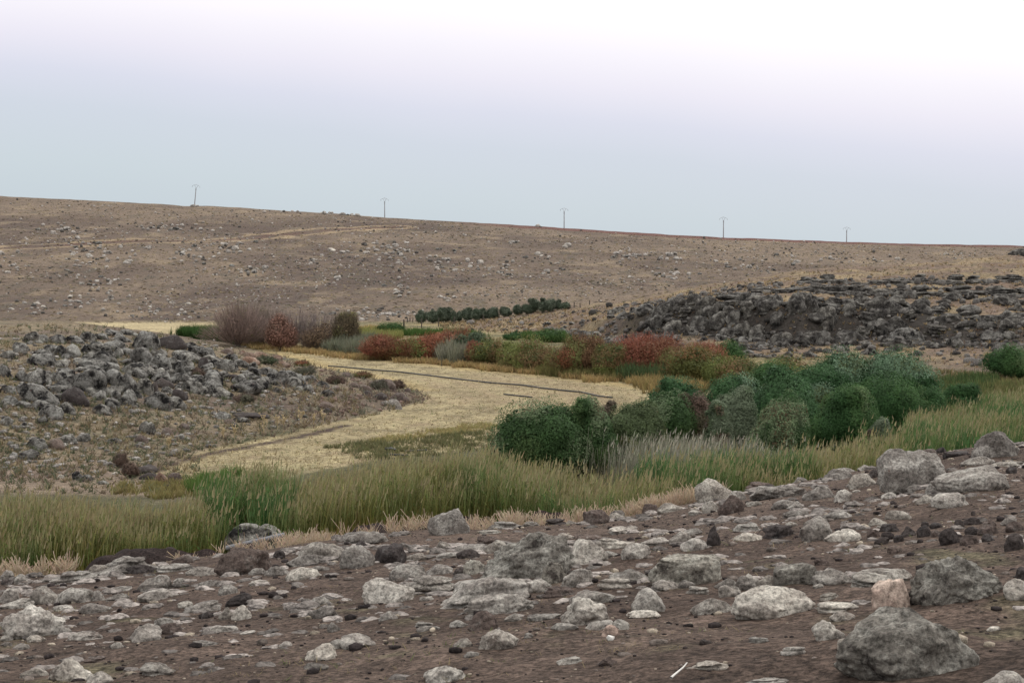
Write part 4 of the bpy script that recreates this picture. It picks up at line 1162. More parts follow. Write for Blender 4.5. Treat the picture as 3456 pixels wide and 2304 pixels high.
def other_grass():
    # pale dry weeds on the bank below the near slope
    n = 9500
    u = rng.uniform(-60, 720, n); e = rng.random(n) ** 1.2
    x0 = (u - 512) / F * 38; ye = edge_y(x0)
    y = ye + .8 + e * np.interp(u, [-60, 200, 330, 560, 760], [17, 13, 11, 14, 10])
    x = (u - 512) / F * y
    dn = fbm(x, y, .45, 3, 601); k = rng.random(n) < np.clip(.55 + dn * 1.9, .0, 1)
    for (bu, by, bv, wx, wy) in BUMPS:
        bx = (bu - 512) / F * by
        k &= ~((np.abs(x / y * by - bx) < wx * .9) & (y < by + wy * 1.2) & (rng.random(n) < .88))
    x, y = x[k], y[k]; n = len(x)
    acc = Acc(); z = land(x, y); B0 = np.stack([x, y, z - .02], 1)
    h = rng.uniform(.18, .46, n)
    for j in range(13):
        hh = h * rng.uniform(.5, 1.1, n); an = rng.uniform(0, 6.28, n); sp = rng.uniform(.1, .75, n)
        mid = B0 + np.stack([np.cos(an) * sp * hh * .5, np.sin(an) * sp * hh * .5, hh * rng.uniform(.3, .6, n)], 1)
        c = jit((.42, .33, .24), n, .25)
        if j < 4:
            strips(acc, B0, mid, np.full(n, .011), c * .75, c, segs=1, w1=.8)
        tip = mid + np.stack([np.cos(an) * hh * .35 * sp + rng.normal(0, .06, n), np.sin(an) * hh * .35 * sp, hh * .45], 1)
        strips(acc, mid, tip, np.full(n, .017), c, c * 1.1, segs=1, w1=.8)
    tag(link('dry_weeds', acc.mesh('dry_weeds'), M_GRASS), 'pale brittle dry weeds on the bank just beyond the near rocks', 'dry weeds', kind='stuff')
    # short yellow-green growth at the left field corner and in the reed gap
    X, Y, H, K = [], [], [], []
    def add(n, pts, h, c, a=.25):
        x, y = zone(n, pts); X.append(x); Y.append(y); H.append(rng.normal(h, h * .22, len(x))); K.append(jit(c, len(x), a))
    add(700, [(112, 482), (180, 478), (215, 490), (170, 500), (120, 494)], .28, (.22, .19, .08))
    add(900, [(215, 500), (265, 500), (275, 545), (210, 545)], .5, (.18, .17, .08))
    add(900, [(195, 480), (235, 474), (235, 495), (190, 495)], .5, (.09, .14, .04))
    add(1500, [(330, 448), (365, 442), (420, 438), (500, 428), (505, 445), (430, 455), (350, 460)], .24, (.14, .14, .07))
    add(800, [(340, 446), (400, 440), (500, 430), (500, 420), (440, 428)], .2, (.30, .26, .12))
    grass_patch('low_grass', 'short yellow-green grass at the near edge of the stubble field', 'grass', np.concatenate(X), np.concatenate(Y), np.clip(np.concatenate(H), .1, 2), np.concatenate(K), .045)
    # golden grass along the far side of the field
    X, Y, H, K = [], [], [], []
    add(5200, [(240, 344), (300, 348), (350, 353), (420, 358), (480, 366), (540, 371), (600, 376), (668, 384), (668, 388), (600, 381), (540, 375), (480, 370), (420, 363.5), (350, 358), (300, 353), (250, 348)], .5, (.34, .25, .12))
    add(900, [(640, 382), (700, 384), (700, 392), (650, 392)], .8, (.26, .20, .09))
    grass_patch('golden_grass', 'golden dry grass along the far edge of the stubble field', 'dry grass', np.concatenate(X), np.concatenate(Y), np.clip(np.concatenate(H), .2, 2), np.concatenate(K), .06)
    # green reeds and meadow behind
    X, Y, H, K = [], [], [], []
    add(4200, [(178, 338), (195, 335), (222, 335), (255, 340), (262, 345), (235, 345), (205, 342)], .95, (.045, .085, .028))
    add(1200, [(195, 331), (225, 329), (232, 336), (200, 338)], .7, (.15, .19, .075))
    add(2600, [(322, 348), (365, 346), (368, 357), (335, 354)], 1.2, (.16, .165, .115))
    add(1800, [(428, 362), (462, 354), (472, 366), (440, 364)], 1.5, (.19, .185, .135))
    add(1700, [(355, 333), (395, 331), (400, 337), (365, 342)], .7, (.22, .22, .08))
    add(900, [(362, 329), (392, 328), (398, 332), (368, 334)], .6, (.36, .26, .11))
    add(1300, [(400, 332), (470, 334), (480, 337), (410, 336)], .7, (.07, .12, .035))
    add(900, [(520, 336), (570, 339), (570, 344), (530, 342)], .8, (.065, .115, .035))
    add(2400, [(480, 366), (560, 371), (640, 379), (600, 380), (520, 375)], .7, (.17, .16, .065))
    add(1800, [(600, 374), (690, 380), (690, 386), (620, 380)], 1.2, (.085, .12, .055))
    add(1500, [(900, 366), (1040, 378), (1040, 388), (880, 392)], .35, (.19, .16, .085), .4)
    add(900, [(935, 384), (990, 380), (995, 396), (940, 398)], .9, (.07, .10, .04), .3)
    add(1800, [(860, 396), (1030, 386), (1040, 396), (870, 408)], .8, (.14, .14, .06))
    grass_patch('stream_reeds', 'green and grey-green reeds along the stream behind the stubble field', 'reeds', np.concatenate(X), np.concatenate(Y), np.clip(np.concatenate(H), .3, 2.6), np.concatenate(K), .075, splay=.18)
    # tufts of the knoll
    n = 9000
    u = rng.uniform(-60, 430, n); v = rng.uniform(325, 494, n)
    P = hit(u, v, 60, 275, 900); kd = sdist(KNOLL, P[:, 0], P[:, 1]); k = (kd > -.5) | ((P[:, 1] < 97) & (u < 200) & (rng.random(n) < .6))
    P = P[k]; u = u[k]; n = len(P)
    t = rng.random(n) + .25 * fbm(P[:, 0], P[:, 1], .2, 3, 611)
    tip = (u > 270)
    col = np.where((t < .26)[:, None], np.array([.225, .18, .105]), np.where((t < .74)[:, None], np.array([.12, .13, .08]), np.array([.18, .14, .105])))
    col = np.where((tip & (t > .25))[:, None], np.where((t < .6)[:, None], np.array([.15, .15, .11]), np.array([.17, .125, .105])), col)
    grass_patch('knoll_tufts', 'dry tufts and low grey-green scrub between the stones of the knoll', 'scrub', P[:, 0], P[:, 1], rng.uniform(.12, .36, n) * (1 + .5 * tip), col, .07, splay=.7, nb=5)
    # stubble of the field
    n = 11000
    u = rng.uniform(150, 700, n); v = rng.uniform(350, 485, n)
    x, y = flat(u, v); fd = sdist(FIELD, x, y); k = fd > .2; x, y = x[k], y[k]; n = len(x)
    t = rng.random(n) + .3 * fbm(x, y, .2, 3, 621)
    col = np.where((t < .62)[:, None], np.array([.33, .27, .155]), np.where((t < .9)[:, None], np.array([.24, .19, .12]), np.array([.15, .17, .08])))
    grass_patch('stubble', 'pale straw stubble standing over the mown field', 'stubble', x, y, rng.uniform(.06, .2, n), col, .05, splay=.8, nb=3)
    # tufts of the rocky hill and the far hillside
    n = 4200
    U = rng.uniform(440, 1050, n); S = rng.uniform(0, 5, n)
    xy = np.array([hill_point(a, b) for a, b in zip(U, S)])
    t = rng.random(n) + .35 * fbm(xy[:, 0], xy[:, 1], .12, 3, 631)
    col = np.where((t < .55)[:, None], np.array([.32, .235, .13]), np.where((t < .8)[:, None], np.array([.17, .12, .09]), np.array([.10, .10, .055])))
    grass_patch('hill_tufts', 'dry grass tufts among the dark rocks of the right-hand hill', 'dry grass', xy[:, 0], xy[:, 1], rng.uniform(.15, .4, n), col, .12, splay=.7, nb=4)
    n = 15000
    u = rng.uniform(-40, 1064, n); sk = np.interp(u, SKY_U, SKY_V)
    v = sk + 1 + (322 - sk) * rng.random(n)
    P = hit(u, v, 262, 800, 700); P = P[(P[:, 1] > 265) & (P[:, 1] < 775)]; n = len(P)
    t = rng.random(n) + .4 * fbm(P[:, 0], P[:, 1], .03, 3, 641)
    col = np.where((t < .6)[:, None], np.array([.27, .22, .13]), np.where((t < .88)[:, None], np.array([.11, .085, .065]), np.array([.10, .10, .06])))
    grass_patch('hillside_tufts', 'thin dry grass tufts over the far hillside', 'dry grass', P[:, 0], P[:, 1], rng.uniform(.08, .2, n) * P[:, 1] / 450, col, .9, splay=1.6, nb=2)
    # dead ears of grass on the near slope
    n = 2600
    y = rng.uniform(12, 36, n); x = rng.uniform(-.33, .33, n) * y
    k = (fbm(x, y, .5, 3, 651) > .0) & (y < edge_y(x)); x, y = x[k], y[k]; n = len(x)
    t = rng.random(n)
    col = np.where((t < .7)[:, None], np.array([.26, .21, .12]), np.array([.13, .16, .06]))
    grass_patch('sparse_weeds', 'sparse short weeds between the near rocks', 'weeds', x, y, rng.uniform(.02, .06, n), col, .008, splay=1.0, nb=5)
other_grass()

# ------------------------------------------------------------------ bushes and trees
def tube(acc, a, b, r0, r1, col, sides=6):
    a = np.array(a, float); b = np.array(b, float); d = b - a; d /= max(np.linalg.norm(d), 1e-9)
    s = np.cross(d, [0.3, 1, .2]); s /= np.linalg.norm(s); t = np.cross(d, s)
    an = np.arange(sides) * 2 * math.pi / sides
    ring = np.cos(an)[:, None] * s + np.sin(an)[:, None] * t
    V = np.concatenate([a + ring * r0, b + ring * r1])
    i = np.arange(sides); j = (i + 1) % sides
    Q = np.stack([i, j, j + sides, i + sides], 1)
    acc.add(V, Q, np.tile(np.array(col), (len(V), 1)))

def bush(name, label, cat, group, u, vtop, wpx, y, cols, nleaf=9000, leaf=.11, nlobe=9, base_z=.0, twig=0.0, twigcol=(.2, .16, .14), hollow=.0, shape='dome', trunk=True, seed=0, under=.25, sparse=1.0, vbase=None, depth=.85):
    """a thing with trunk, limbs and crown; cols: [(colour, weight)] patches of leaf colour"""
    r = np.random.default_rng(seed + 4000)
    x = (u - 512) / F * y
    z0 = float(land(np.array([x]), np.array([y]))[0])
    top = float(atz(float(u), float(vtop), y)) - z0
    top = max(top, .8)
    W = wpx * y / F; D = W * depth
    root = empty(name, (x, y, z0)); tag(root, label, cat, group)
    # lobes: tall rounded masses that reach down, and smaller heads on top of them
    lobes = []; b0 = top * (.02 if under < .24 else .10) if trunk else 0
    nlobe = max(4, int(nlobe * .62))
    for k in range(nlobe):
        an = r.uniform(0, 6.28) if k else 0; rad = math.sqrt((k + .3) / nlobe)
        an = k * 2.4 + r.uniform(-.5, .5)
        sr = max(W * r.uniform(.24, .33), .25)
        lx, ly = math.cos(an) * rad * (W / 2 - sr * .95), math.sin(an) * rad * (D / 2 - sr * .95)
        hh = top * (1 - .42 * rad ** 2.0) * r.uniform(.86, 1.0)
        lobes.append((lx, ly, b0 + (hh - b0) * .5, sr * 1.05, sr * 1.05, (hh - b0) * .5))
        for q in range(2):
            s2 = sr * r.uniform(.42, .72); aq = r.uniform(0, 6.28)
            lobes.append((lx + math.cos(aq) * sr * .5, ly + math.sin(aq) * sr * .5, hh - s2 * r.uniform(.4, 2.2), s2, s2, s2 * .95))
    lobes = np.array(lobes)
    vol = (lobes[:, 3] * lobes[:, 4] + 1.6 * lobes[:, 3] * lobes[:, 5]) ; pr = vol / vol.sum()
    n = nleaf
    li = r.choice(len(lobes), n, p=pr); Lb = lobes[li]
    d = r.normal(size=(n, 3)); d[:, 2] = np.where(d[:, 2] < 0, d[:, 2] * .7, d[:, 2]); d /= np.linalg.norm(d, axis=1, keepdims=True)
    s = d * 2.6 + li[:, None] * 7.1
    rr = (1 - .4 * r.random(n) ** 3) * (1 + .15 * (vn3(s, seed) - .5) * 2)
    P = Lb[:, :3] + d * rr[:, None] * Lb[:, 3:6]
    ok = P[:, 2] > .05; P = P[ok]; n = len(P); li = li[ok]; d = d[ok]; Lb = Lb[ok]
    # colour patches
    w = np.array([c[1] for c in cols], float); w /= w.sum(); cw = np.cumsum(w)
    tt = vn3(P * (1.6 / max(W, .8)) * 1.6 + seed * 3.3, seed + 9)
    tt = np.clip((tt - .22) / .56, 0, .999) * .8 + r.random(n) * .2
    ci = np.searchsorted(cw, tt)
    col = np.array([c[0] for c in cols])[np.clip(ci, 0, len(cols) - 1)]
    cl = vn3(P * 2.6 + seed, seed + 5)
    col = col * (.72 + .6 * cl)[:, None] * r.uniform(.72, 1.32, (n, 1))
    go = (P - np.array([0, 0, top * .30])) / np.array([W / 2, D / 2, top * .7]); go /= np.maximum(np.linalg.norm(go, axis=1, keepdims=True), 1e-6)
    nrm = .55 * go + .6 * d + r.normal(0, .30, (n, 3)); nrm /= np.linalg.norm(nrm, axis=1, keepdims=True)
    acc = Acc()
    k = r.random(n) < sparse
    leaves(acc, P[k], nrm[k], leaf * r.uniform(.7, 1.5, k.sum()), leaf * .42 * r.uniform(.7, 1.3, k.sum()), col[k])
    m = int(n * .30 * (1 if twig < .8 else .25)); jx = r.choice(n, m)          # opaque core of larger leaves, inner shade put into their darker colour
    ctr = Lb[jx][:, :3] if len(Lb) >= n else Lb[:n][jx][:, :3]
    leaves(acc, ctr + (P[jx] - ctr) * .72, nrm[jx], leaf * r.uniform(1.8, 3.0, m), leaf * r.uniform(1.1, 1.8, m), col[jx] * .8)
    if twig > 0:
        m = int(n * twig); idx = r.choice(n, m)
        tp = P[idx]; an = r.uniform(0, 6.28, m)
        bs = tp * np.array([.72, .72, .55]) + np.array([0, 0, .1])
        v = tp - bs; ln_ = np.linalg.norm(v, axis=1, keepdims=True)
        bs = tp - v / np.maximum(ln_, .1) * np.minimum(ln_, r.uniform(.5, 1.4, (m, 1)))
        c = np.array(twigcol) * r.uniform(.6, 1.4, (m, 1))
        strips(acc, bs, tp + v / np.maximum(ln_, .1) * .12, np.full(m, .035 * y / 150), c, c, segs=1, w1=.3)
    link('crown', acc.mesh('crown'), M_LEAF, root)
    ta = Acc(); nst = 3 + int(r.integers(0, 3))
    tr = max(.05, W * .022)
    tube(ta, (0, 0, -.15), (0, 0, .35), tr * 1.5, tr * 1.2, (.07, .055, .045))
    for k in range(nst):
        an = r.uniform(0, 6.28); q = lobes[r.integers(0, len(lobes))]
        m1 = np.array([math.cos(an) * W * .10, math.sin(an) * W * .10, top * .3])
        e = np.array([q[0] * .7, q[1] * .7, min(max(q[2], top * .45), top * .62)])
        tube(ta, (0, 0, .2), m1, tr, tr * .75, (.07, .055, .045)); tube(ta, m1, e, tr * .75, tr * .25, (.07, .055, .045))
        for _ in range(3):
            f = r.uniform(.3, .8); p = m1 * (1 - f) + e * f
            tube(ta, p, p + np.array([r.normal(0, W * .05), r.normal(0, W * .05), top * r.uniform(.04, .12)]), tr * .35, tr * .1, (.07, .055, .045), 4)
    link('trunk', ta.mesh('trunk', True), M_BARK, root)
    return root

TEAL = [((.060, .125, .050), 4), ((.036, .085, .032), 3), ((.15, .23, .14), 2.2), ((.11, .135, .06), 1)]  # palest tone mixes silvery leaves with highlights put into the leaf colour
DKG = [((.042, .095, .032), 4), ((.06, .12, .04), 3), ((.10, .15, .06), 1.5)]
OLV = [((.085, .135, .05), 3), ((.05, .095, .034), 3), ((.15, .20, .105), 1.8), ((.12, .085, .05), .5)]
PALE = [((.16, .195, .125), 3), ((.10, .135, .075), 2.5), ((.15, .115, .075), 1), ((.10, .075, .06), 1)]
BRN = [((.13, .088, .068), 3), ((.10, .09, .055), 1.5)]
RED = [((.28, .105, .07), 4), ((.215, .105, .06), 2.5), ((.19, .14, .06), 1.2)]
REDG = [((.30, .12, .07), 3), ((.16, .18, .06), 2.5), ((.15, .08, .045), 1.5)]
ORG = [((.42, .18, .11), 3), ((.21, .09, .055), 2), ((.14, .11, .06), 1)]
OLB = [((.18, .205, .065), 3.5), ((.20, .13, .065), 1.6), ((.10, .12, .045), 2), ((.32, .30, .09), .8)]
BROWNG = [((.19, .11, .06), 3), ((.16, .17, .06), 2.4), ((.25, .11, .06), 1.3)]
MAUVE = [((.28, .22, .20), 3), ((.20, .16, .145), 2)]

GB = 'green bushes along the stream'
bs = [  # label, u, vtop, width, y, colours, leaves, lobes
 ('big dark green rounded bush nearest the reeds, leftmost of the green bushes', 540, 393, 92, 92, OLV, 15000, 11),
 ('right-hand half of the leftmost green bush pair, slightly paler crown', 583, 400, 60, 93, OLV, 12000, 10),
 ('green bush with yellowish centre and brown left side, behind tall grey reeds', 635, 399, 62, 96, [((.09, .12, .055), 4), ((.14, .15, .06), 2), ((.07, .1, .05), 2)], 11000, 9),
 ('narrow brown-leaved bush leaning on the yellowish green one', 604, 404, 34, 97, [((.11, .085, .06), 3), ((.09, .10, .05), 2)], 5000, 6),
 ('teal green bush between the yellowish bush and the brown thicket', 672, 393, 58, 103, OLV, 9000, 9),
 ('dark brown bush almost bare, between two green bushes', 697, 393, 40, 104, BRN, 5500, 6),
 ('small pale grey-green egg-shaped bush below the taller pale one', 718, 399, 29, 95, PALE, 5200, 5),
 ('tall pale grey-green bush with brown streaks', 738, 384, 42, 98, PALE, 8000, 7),
 ('olive green bush with yellow-green spots in front of the grey reeds', 784, 398, 62, 94, OLV, 11000, 9),
 ('low teal bush at the field end, farthest left of the upper rank', 680, 378, 62, 113, TEAL, 9000, 10),
 ('teal bush right of the low one at the field end', 730, 372, 60, 113, TEAL, 9000, 10),
 ('bushy teal crown in the middle of the green thicket', 785, 372, 66, 109, TEAL, 11000, 11),
 ('round dark green bush at the front right of the thicket', 848, 388, 66, 103, DKG, 11000, 9),
 ('silvery teal crown at the top of the thicket', 838, 350, 76, 128, TEAL, 12000, 12),
 ('dark silvery crown at the top right of the thicket', 898, 349, 80, 127, TEAL, 13000, 12),
 ('largest dark green dome on the right of the thicket', 888, 375, 84, 112, DKG, 15000, 11),
 ('dark green bush at the right end of the thicket', 930, 385, 42, 113, DKG, 8000, 8),
 ('teal crown filling the gap below the top of the thicket', 820, 366, 60, 118, TEAL, 9000, 9),
 ('dark green bush behind the left part of the thicket', 775, 360, 62, 126, DKG, 8000, 9),
 ('tiny grey-green bush at the foot of the largest dome', 882, 421, 26, 93, PALE, 3000, 5),
 ('dark green bush cut off by the right edge below the rocks', 1016, 349, 62, 155, DKG, 8000, 8),
 ('low dark green mound in the reeds right of the thicket', 962, 386, 46, 116, DKG, 6000, 8),
]
for i, (lab, u, vt, w, y, cl, nl, lo) in enumerate(bs):
    bush('green_bush', lab, 'bush', GB, u, vt - 8, w * 1.27, y - 3, cl, nleaf=int(nl * 3.2), leaf=.11 if cl is not TEAL else .12, nlobe=lo, seed=i * 7 + 1, under=.2)

RB = 'autumn-coloured shrubs beyond the field'
rs = [
 ('round rust-red shrub at the left end of the row', 384, 333, 40, 180, RED, 5200, 7, 1.2),
 ('red and green shrub second from the left of the row', 419, 334, 40, 178, REDG, 5200, 7, 1.0),
 ('small orange-red shrub set back behind the row', 451, 332, 34, 196, ORG, 4200, 6, .8),
 ('grey-green shrub with a red lower side', 474, 334, 30, 178, [((.09, .12, .07), 3), ((.17, .07, .05), 2)], 4200, 6, .7),
 ('small dark red shrub below the grey-green one', 481, 344, 22, 170, RED, 2600, 5, .9),
 ('olive-brown open shrub with dark stems', 496, 339, 42, 169, OLB, 5200, 8, .8),
 ('olive-yellow shrub with a low dark stem by the field edge', 533, 343, 50, 163, OLB, 6000, 8, .5),
 ('brown-green tall shrub left of the big red one', 582, 337, 50, 157, BROWNG, 6500, 8, 1.0),
 ('olive shrub pressed between the brown and the big red one', 612, 340, 32, 154, OLB, 4200, 6, .8),
 ('big bright red shrub in the middle of the row', 648, 332, 66, 155, RED, 9500, 10, 1.3),
 ('dark red-brown shrub right of the big red one', 683, 341, 42, 151, BROWNG, 5500, 7, 1.1),
 ('red shrub at the right end of the row', 706, 339, 38, 159, RED, 4800, 7, 1.2),
 ('yellow-green shrub in front of the red one at the right end', 700, 349, 56, 147, [((.14, .13, .04), 3), ((.12, .13, .045), 2), ((.22, .12, .055), .7)], 6500, 8, .8),
 ('dull olive shrub between the red row and the teal bushes', 738, 352, 46, 143, OLB, 5200, 7, .5),
 ('green shrub behind the right end of the red row', 728, 341, 30, 168, DKG, 3200, 6, .2),
 ('yellowish olive shrub above the left of the thicket', 790, 353, 44, 142, OLB, 5000, 7, .3),
 ('bright green shrub on the slope behind the olive-yellow one', 549, 330, 30, 212, [((.05, .10, .03), 3), ((.075, .125, .04), 2)], 3000, 6, .0),
 ('small bright green shrub left below the fence posts', 390, 326, 26, 232, [((.05, .10, .03), 3), ((.075, .125, .04), 2)], 2400, 6, .0),
 ('small green shrub between the orange and the grey-green ones', 512, 334, 16, 216, DKG, 1500, 4, .0),
]
for i, (lab, u, vt, w, y, cl, nl, lo, tw) in enumerate(rs):
    bush('stream_shrub', lab, 'shrub', RB, u, vt - 3 - (i * 37 % 5), w * 1.8, y, cl, nleaf=int(nl * 2.0), leaf=.13, nlobe=lo, seed=300 + i * 5, twig=tw * .5, twigcol=tuple(np.array(cl[0][0]) * .8), under=.22)

TB = 'bare and browning trees of the left thicket'
ts = [
 ('broad brown-purple tree with olive top at the left of the thicket', 238, 304, 50, 205, [((.25, .175, .14), 4), ((.19, .18, .08), 1.6), ((.28, .17, .13), 1)], 3800, 9, 2.2, (.27, .205, .18)),
 ('greenish-topped tree behind the broad brown-purple one', 255, 304, 34, 212, [((.10, .10, .045), 3), ((.12, .085, .06), 2)], 2600, 7, 1.6, (.26, .21, .175)),
 ('small salmon-red tree in front of the thicket', 279, 318, 28, 201, [((.34, .19, .145), 3), ((.28, .19, .145), 2)], 3400, 7, 1.0, (.14, .08, .06)),
 ('bare mauve-grey tree right of the salmon-red one', 295, 307, 38, 208, MAUVE, 700, 7, 9.0, (.32, .265, .245)),
 ('tall bare grey tree at the right of the thicket', 318, 308, 44, 208, MAUVE, 700, 8, 8.0, (.34, .285, .265)),
 ('tan-leaved low tree at the right foot of the thicket', 315, 326, 30, 199, [((.21, .145, .09), 3), ((.14, .10, .07), 2)], 3000, 7, .8, (.12, .09, .075)),
 ('brown tree filling the middle of the thicket', 270, 308, 40, 210, BRN, 1800, 7, 3.0, (.29, .23, .205)),
 ('olive-brown bush at the right end of the left thicket', 345, 311, 28, 206, [((.18, .17, .07), 3), ((.16, .12, .07), 2)], 3600, 7, .9, (.12, .10, .07)),
]
for i, (lab, u, vt, w, y, cl, nl, lo, tw, tcx) in enumerate(ts):
    bush('thicket_tree', lab, 'tree', TB, u, vt - 5, w * 1.75, y - 6, cl, nleaf=int(nl * 1.7), leaf=.11, nlobe=lo, seed=600 + i * 5, twig=tw * .6, twigcol=tcx, under=.2)

OLC = [((.08, .105, .068), 3), ((.13, .155, .11), 2), ((.055, .072, .045), 2)]
ol = [(245, 240, 360, 360), (360, 225, 520, 365), (520, 195, 660, 355), (455, 190, 580, 330), (640, 230, 705, 360), (700, 250, 770, 350), (765, 185, 900, 350), (880, 195, 980, 340), (960, 190, 1045, 330),
      (1040, 190, 1190, 305), (1190, 190, 1320, 285), (1345, 170, 1450, 270), (1440, 145, 1570, 265), (1530, 85, 1640, 250), (1640, 92, 1730, 250), (1700, 88, 1830, 240), (1810, 115, 1900, 220), (1890, 140, 1985, 212)]
OL_L = ['small olive tree at the left end of the row behind the first posts', 'round dark olive tree second in the row', 'silvery olive tree third in the row', 'olive crown rising behind the second and third trees',
 'narrow olive tree behind the fourth fence post', 'low olive tree in the dip of the left group', 'large olive tree in the middle of the row', 'dense olive tree just right of the large middle one', 'dark narrow olive tree above a fence post',
 'wide pale olive tree right of the dark narrow one', 'low olive tree before the gap in the row', 'small olive tree just right of the gap', 'dark olive tree at the foot of the tall right group', 'tallest olive tree of the right group',
 'olive tree between the two tallest', 'tall olive tree on the right of the right group', 'olive tree second from the right end', 'smallest olive tree at the right end of the row']
for i, (x0, y0, x1, y1) in enumerate(ol):
    u = (1330 + (x0 + x1) / 2 / 3.36) * K2; vt = (980 + y0 / 3.36) * K2; vb = (980 + y1 / 3.36) * K2; w = (x1 - x0) / 3.36 * K2
    p = hit([u], [vb], 200, 300)[0]; y = min(max(p[1], 232), 262)
    bush('olive_tree', OL_L[i], 'olive tree', 'olive trees in a row behind the fence', u, vt - 2.5, w * 1.5, y, OLC, nleaf=4500, leaf=.14, nlobe=6, seed=800 + i, under=.2)

# small grey-green and brown cushions on the knoll (individual low shrubs)
for i, (u, vt, w, y, cl, lab) in enumerate([
    (128, 460, 26, 88, BRN, 'brown-grey dry shrub beside the field corner'), (118, 455, 20, 91, BRN, 'dry shrub just behind the brown-grey one'),
    (242, 414, 30, 117, [((.12, .115, .08), 3), ((.14, .10, .08), 2)], 'low grey shrub above the turned earth line'),
    (197, 410, 22, 122, BRN, 'low brown shrub in the dry grass left of the slab'), (265, 386, 34, 140, [((.085, .105, .06), 3), ((.12, .12, .08), 2)], 'flat green scrub at the right foot of the knoll'),
    (305, 390, 30, 140, [((.12, .12, .085), 3), ((.085, .10, .06), 1)], 'flat grey-green scrub on the tongue of the knoll'), (335, 403, 30, 135, BRN, 'dark brown scrub on the tongue of the knoll'),
    (362, 383, 26, 150, BROWNG, 'brown scrub on the upper side of the tongue'), (395, 398, 24, 140, BRN, 'dark scrub near the tip of the tongue'), (378, 404, 22, 135, [((.12, .115, .085), 1)], 'grey scrub near the tip of the tongue'),
    (92, 325, 12, 190, DKG, 'small dark green bush on the knoll crest'), (300, 372, 26, 158, BROWNG, 'rusty scrub on the field side of the knoll')]):
    bush('low_shrub', lab, 'shrub', 'low shrubs of the knoll', u, vt, w, y, cl, nleaf=1800, leaf=.10, nlobe=6, seed=900 + i, twig=.5, twigcol=(.15, .12, .10), under=.3)

# tall dry thistles by the field
def thistle(u, v, hpx, label, seed):
    p = hit([u], [v], 60, 200)[0]; r = np.random.default_rng(seed)
    H = hpx * p[1] / F
    root = empty('dry_thistle', tuple(p)); tag(root, label, 'thistle', 'tall dry thistles beside the field')
    acc = Acc(); c = np.array([[.52, .42, .26]])
    tube(acc, (0, 0, -.05), (r.normal(0, .04), 0, H), .03, .02, c[0], 5)
    link('stem', acc.mesh('stem', True), M_GRASS, root)
    acc = Acc()
    for k in range(12):
        a = r.uniform(0, 6.28); z = H * r.uniform(.25, .9); L = H * r.uniform(.15, .34)
        e = (math.cos(a) * L * .7, math.sin(a) * L * .7, z + L)
        tube(acc, (0, 0, z), e, .018, .012, c[0], 4)
        for _ in range(2):
            tube(acc, e, (e[0] + r.normal(0, .07), e[1] + r.normal(0, .07), e[2] + .12), .012, .03, c[0] * 1.1, 4)
    link('branches', acc.mesh('branches', True), M_GRASS, root)
for i, (a, b, h, l) in enumerate([(1550, 935, 70, 'forked dry thistle, leftmost by the turned earth'), (1745, 905, 105, 'tallest dry thistle above the turned earth'), (1835, 875, 75, 'dry thistle right of the tallest one'), (1875, 868, 75, 'bushy dry thistle with many branches'),
                             (1990, 850, 90, 'straight dry thistle with a single stem'), (2075, 850, 60, 'short dry thistle right of the straight one'), (1115, 1010, 60, 'small dry thistle near the left field corner'), (1480, 945, 60, 'thin dry thistle left of the forked one'), (2140, 830, 60, 'thin dry thistle at the right end of the line')]):
    thistle(a / 1.96 * K2, (1000 + b / 1.96) * K2, h / 1.96 * K2, l, i)

# ------------------------------------------------------------------ fence posts, power poles, pipes
def box_mesh(name, sx, sy, sz, z0=0.0, bev=.01, taper=1.0):
    import bmesh
    bm = bmesh.new(); bmesh.ops.create_cube(bm, size=1.0)
    for v in bm.verts:
        k = taper if v.co.z > 0 else 1
        v.co.x *= sx * k; v.co.y *= sy * k; v.co.z = (v.co.z + .5) * sz + z0
    bmesh.ops.bevel(bm, geom=list(bm.edges), offset=bev, segments=1, affect='EDGES')
    me = bpy.data.meshes.new(name); bm.to_mesh(me); bm.free()
    return me
POSTS = [(113, 440, 115, 'thick corner post at the left end of the olive row fence'), (312, 420, 108, 'second fence post along the front of the olive row'), (503, 405, 98, 'third fence post along the front of the olive row'), (680, 388, 92, 'fourth fence post along the front of the olive row'),
         (1010, 335, 62, 'fence post in front of the dark narrow olive tree'), (180, 350, 48, 'middle one of three posts behind the corner post'), (150, 356, 42, 'left one of three posts behind the corner post'), (212, 358, 48, 'right one of three posts behind the corner post'),
         (2042, 190, 62, 'first lone fence post right of the olive row'), (2110, 192, 56, 'second lone fence post right of the olive row'), (2217, 158, 50, 'third lone fence post, higher up the slope'), (2325, 122, 34, 'fence post farthest up the rocky slope')]
for i, (a, b, h, lab) in enumerate(POSTS):
    u, v = (1330 + a / 3.36) * K2, (980 + b / 3.36) * K2
    p = hit([u], [v], 200, 300)[0]; H = h / 3.36 * K2 * p[1] / F
    w = .26 if i == 0 else .15
    me = box_mesh('fence_post', w, w, H + .3, -.3, .02, .8)
    o = link('fence_post', me, M_POST); o.location = tuple(p); o.rotation_euler = (random.uniform(-.03, .03), random.uniform(-.05, .05), random.uniform(0, 1))
    tag(o, lab, 'fence post', 'weathered posts of the fence round the olive trees')

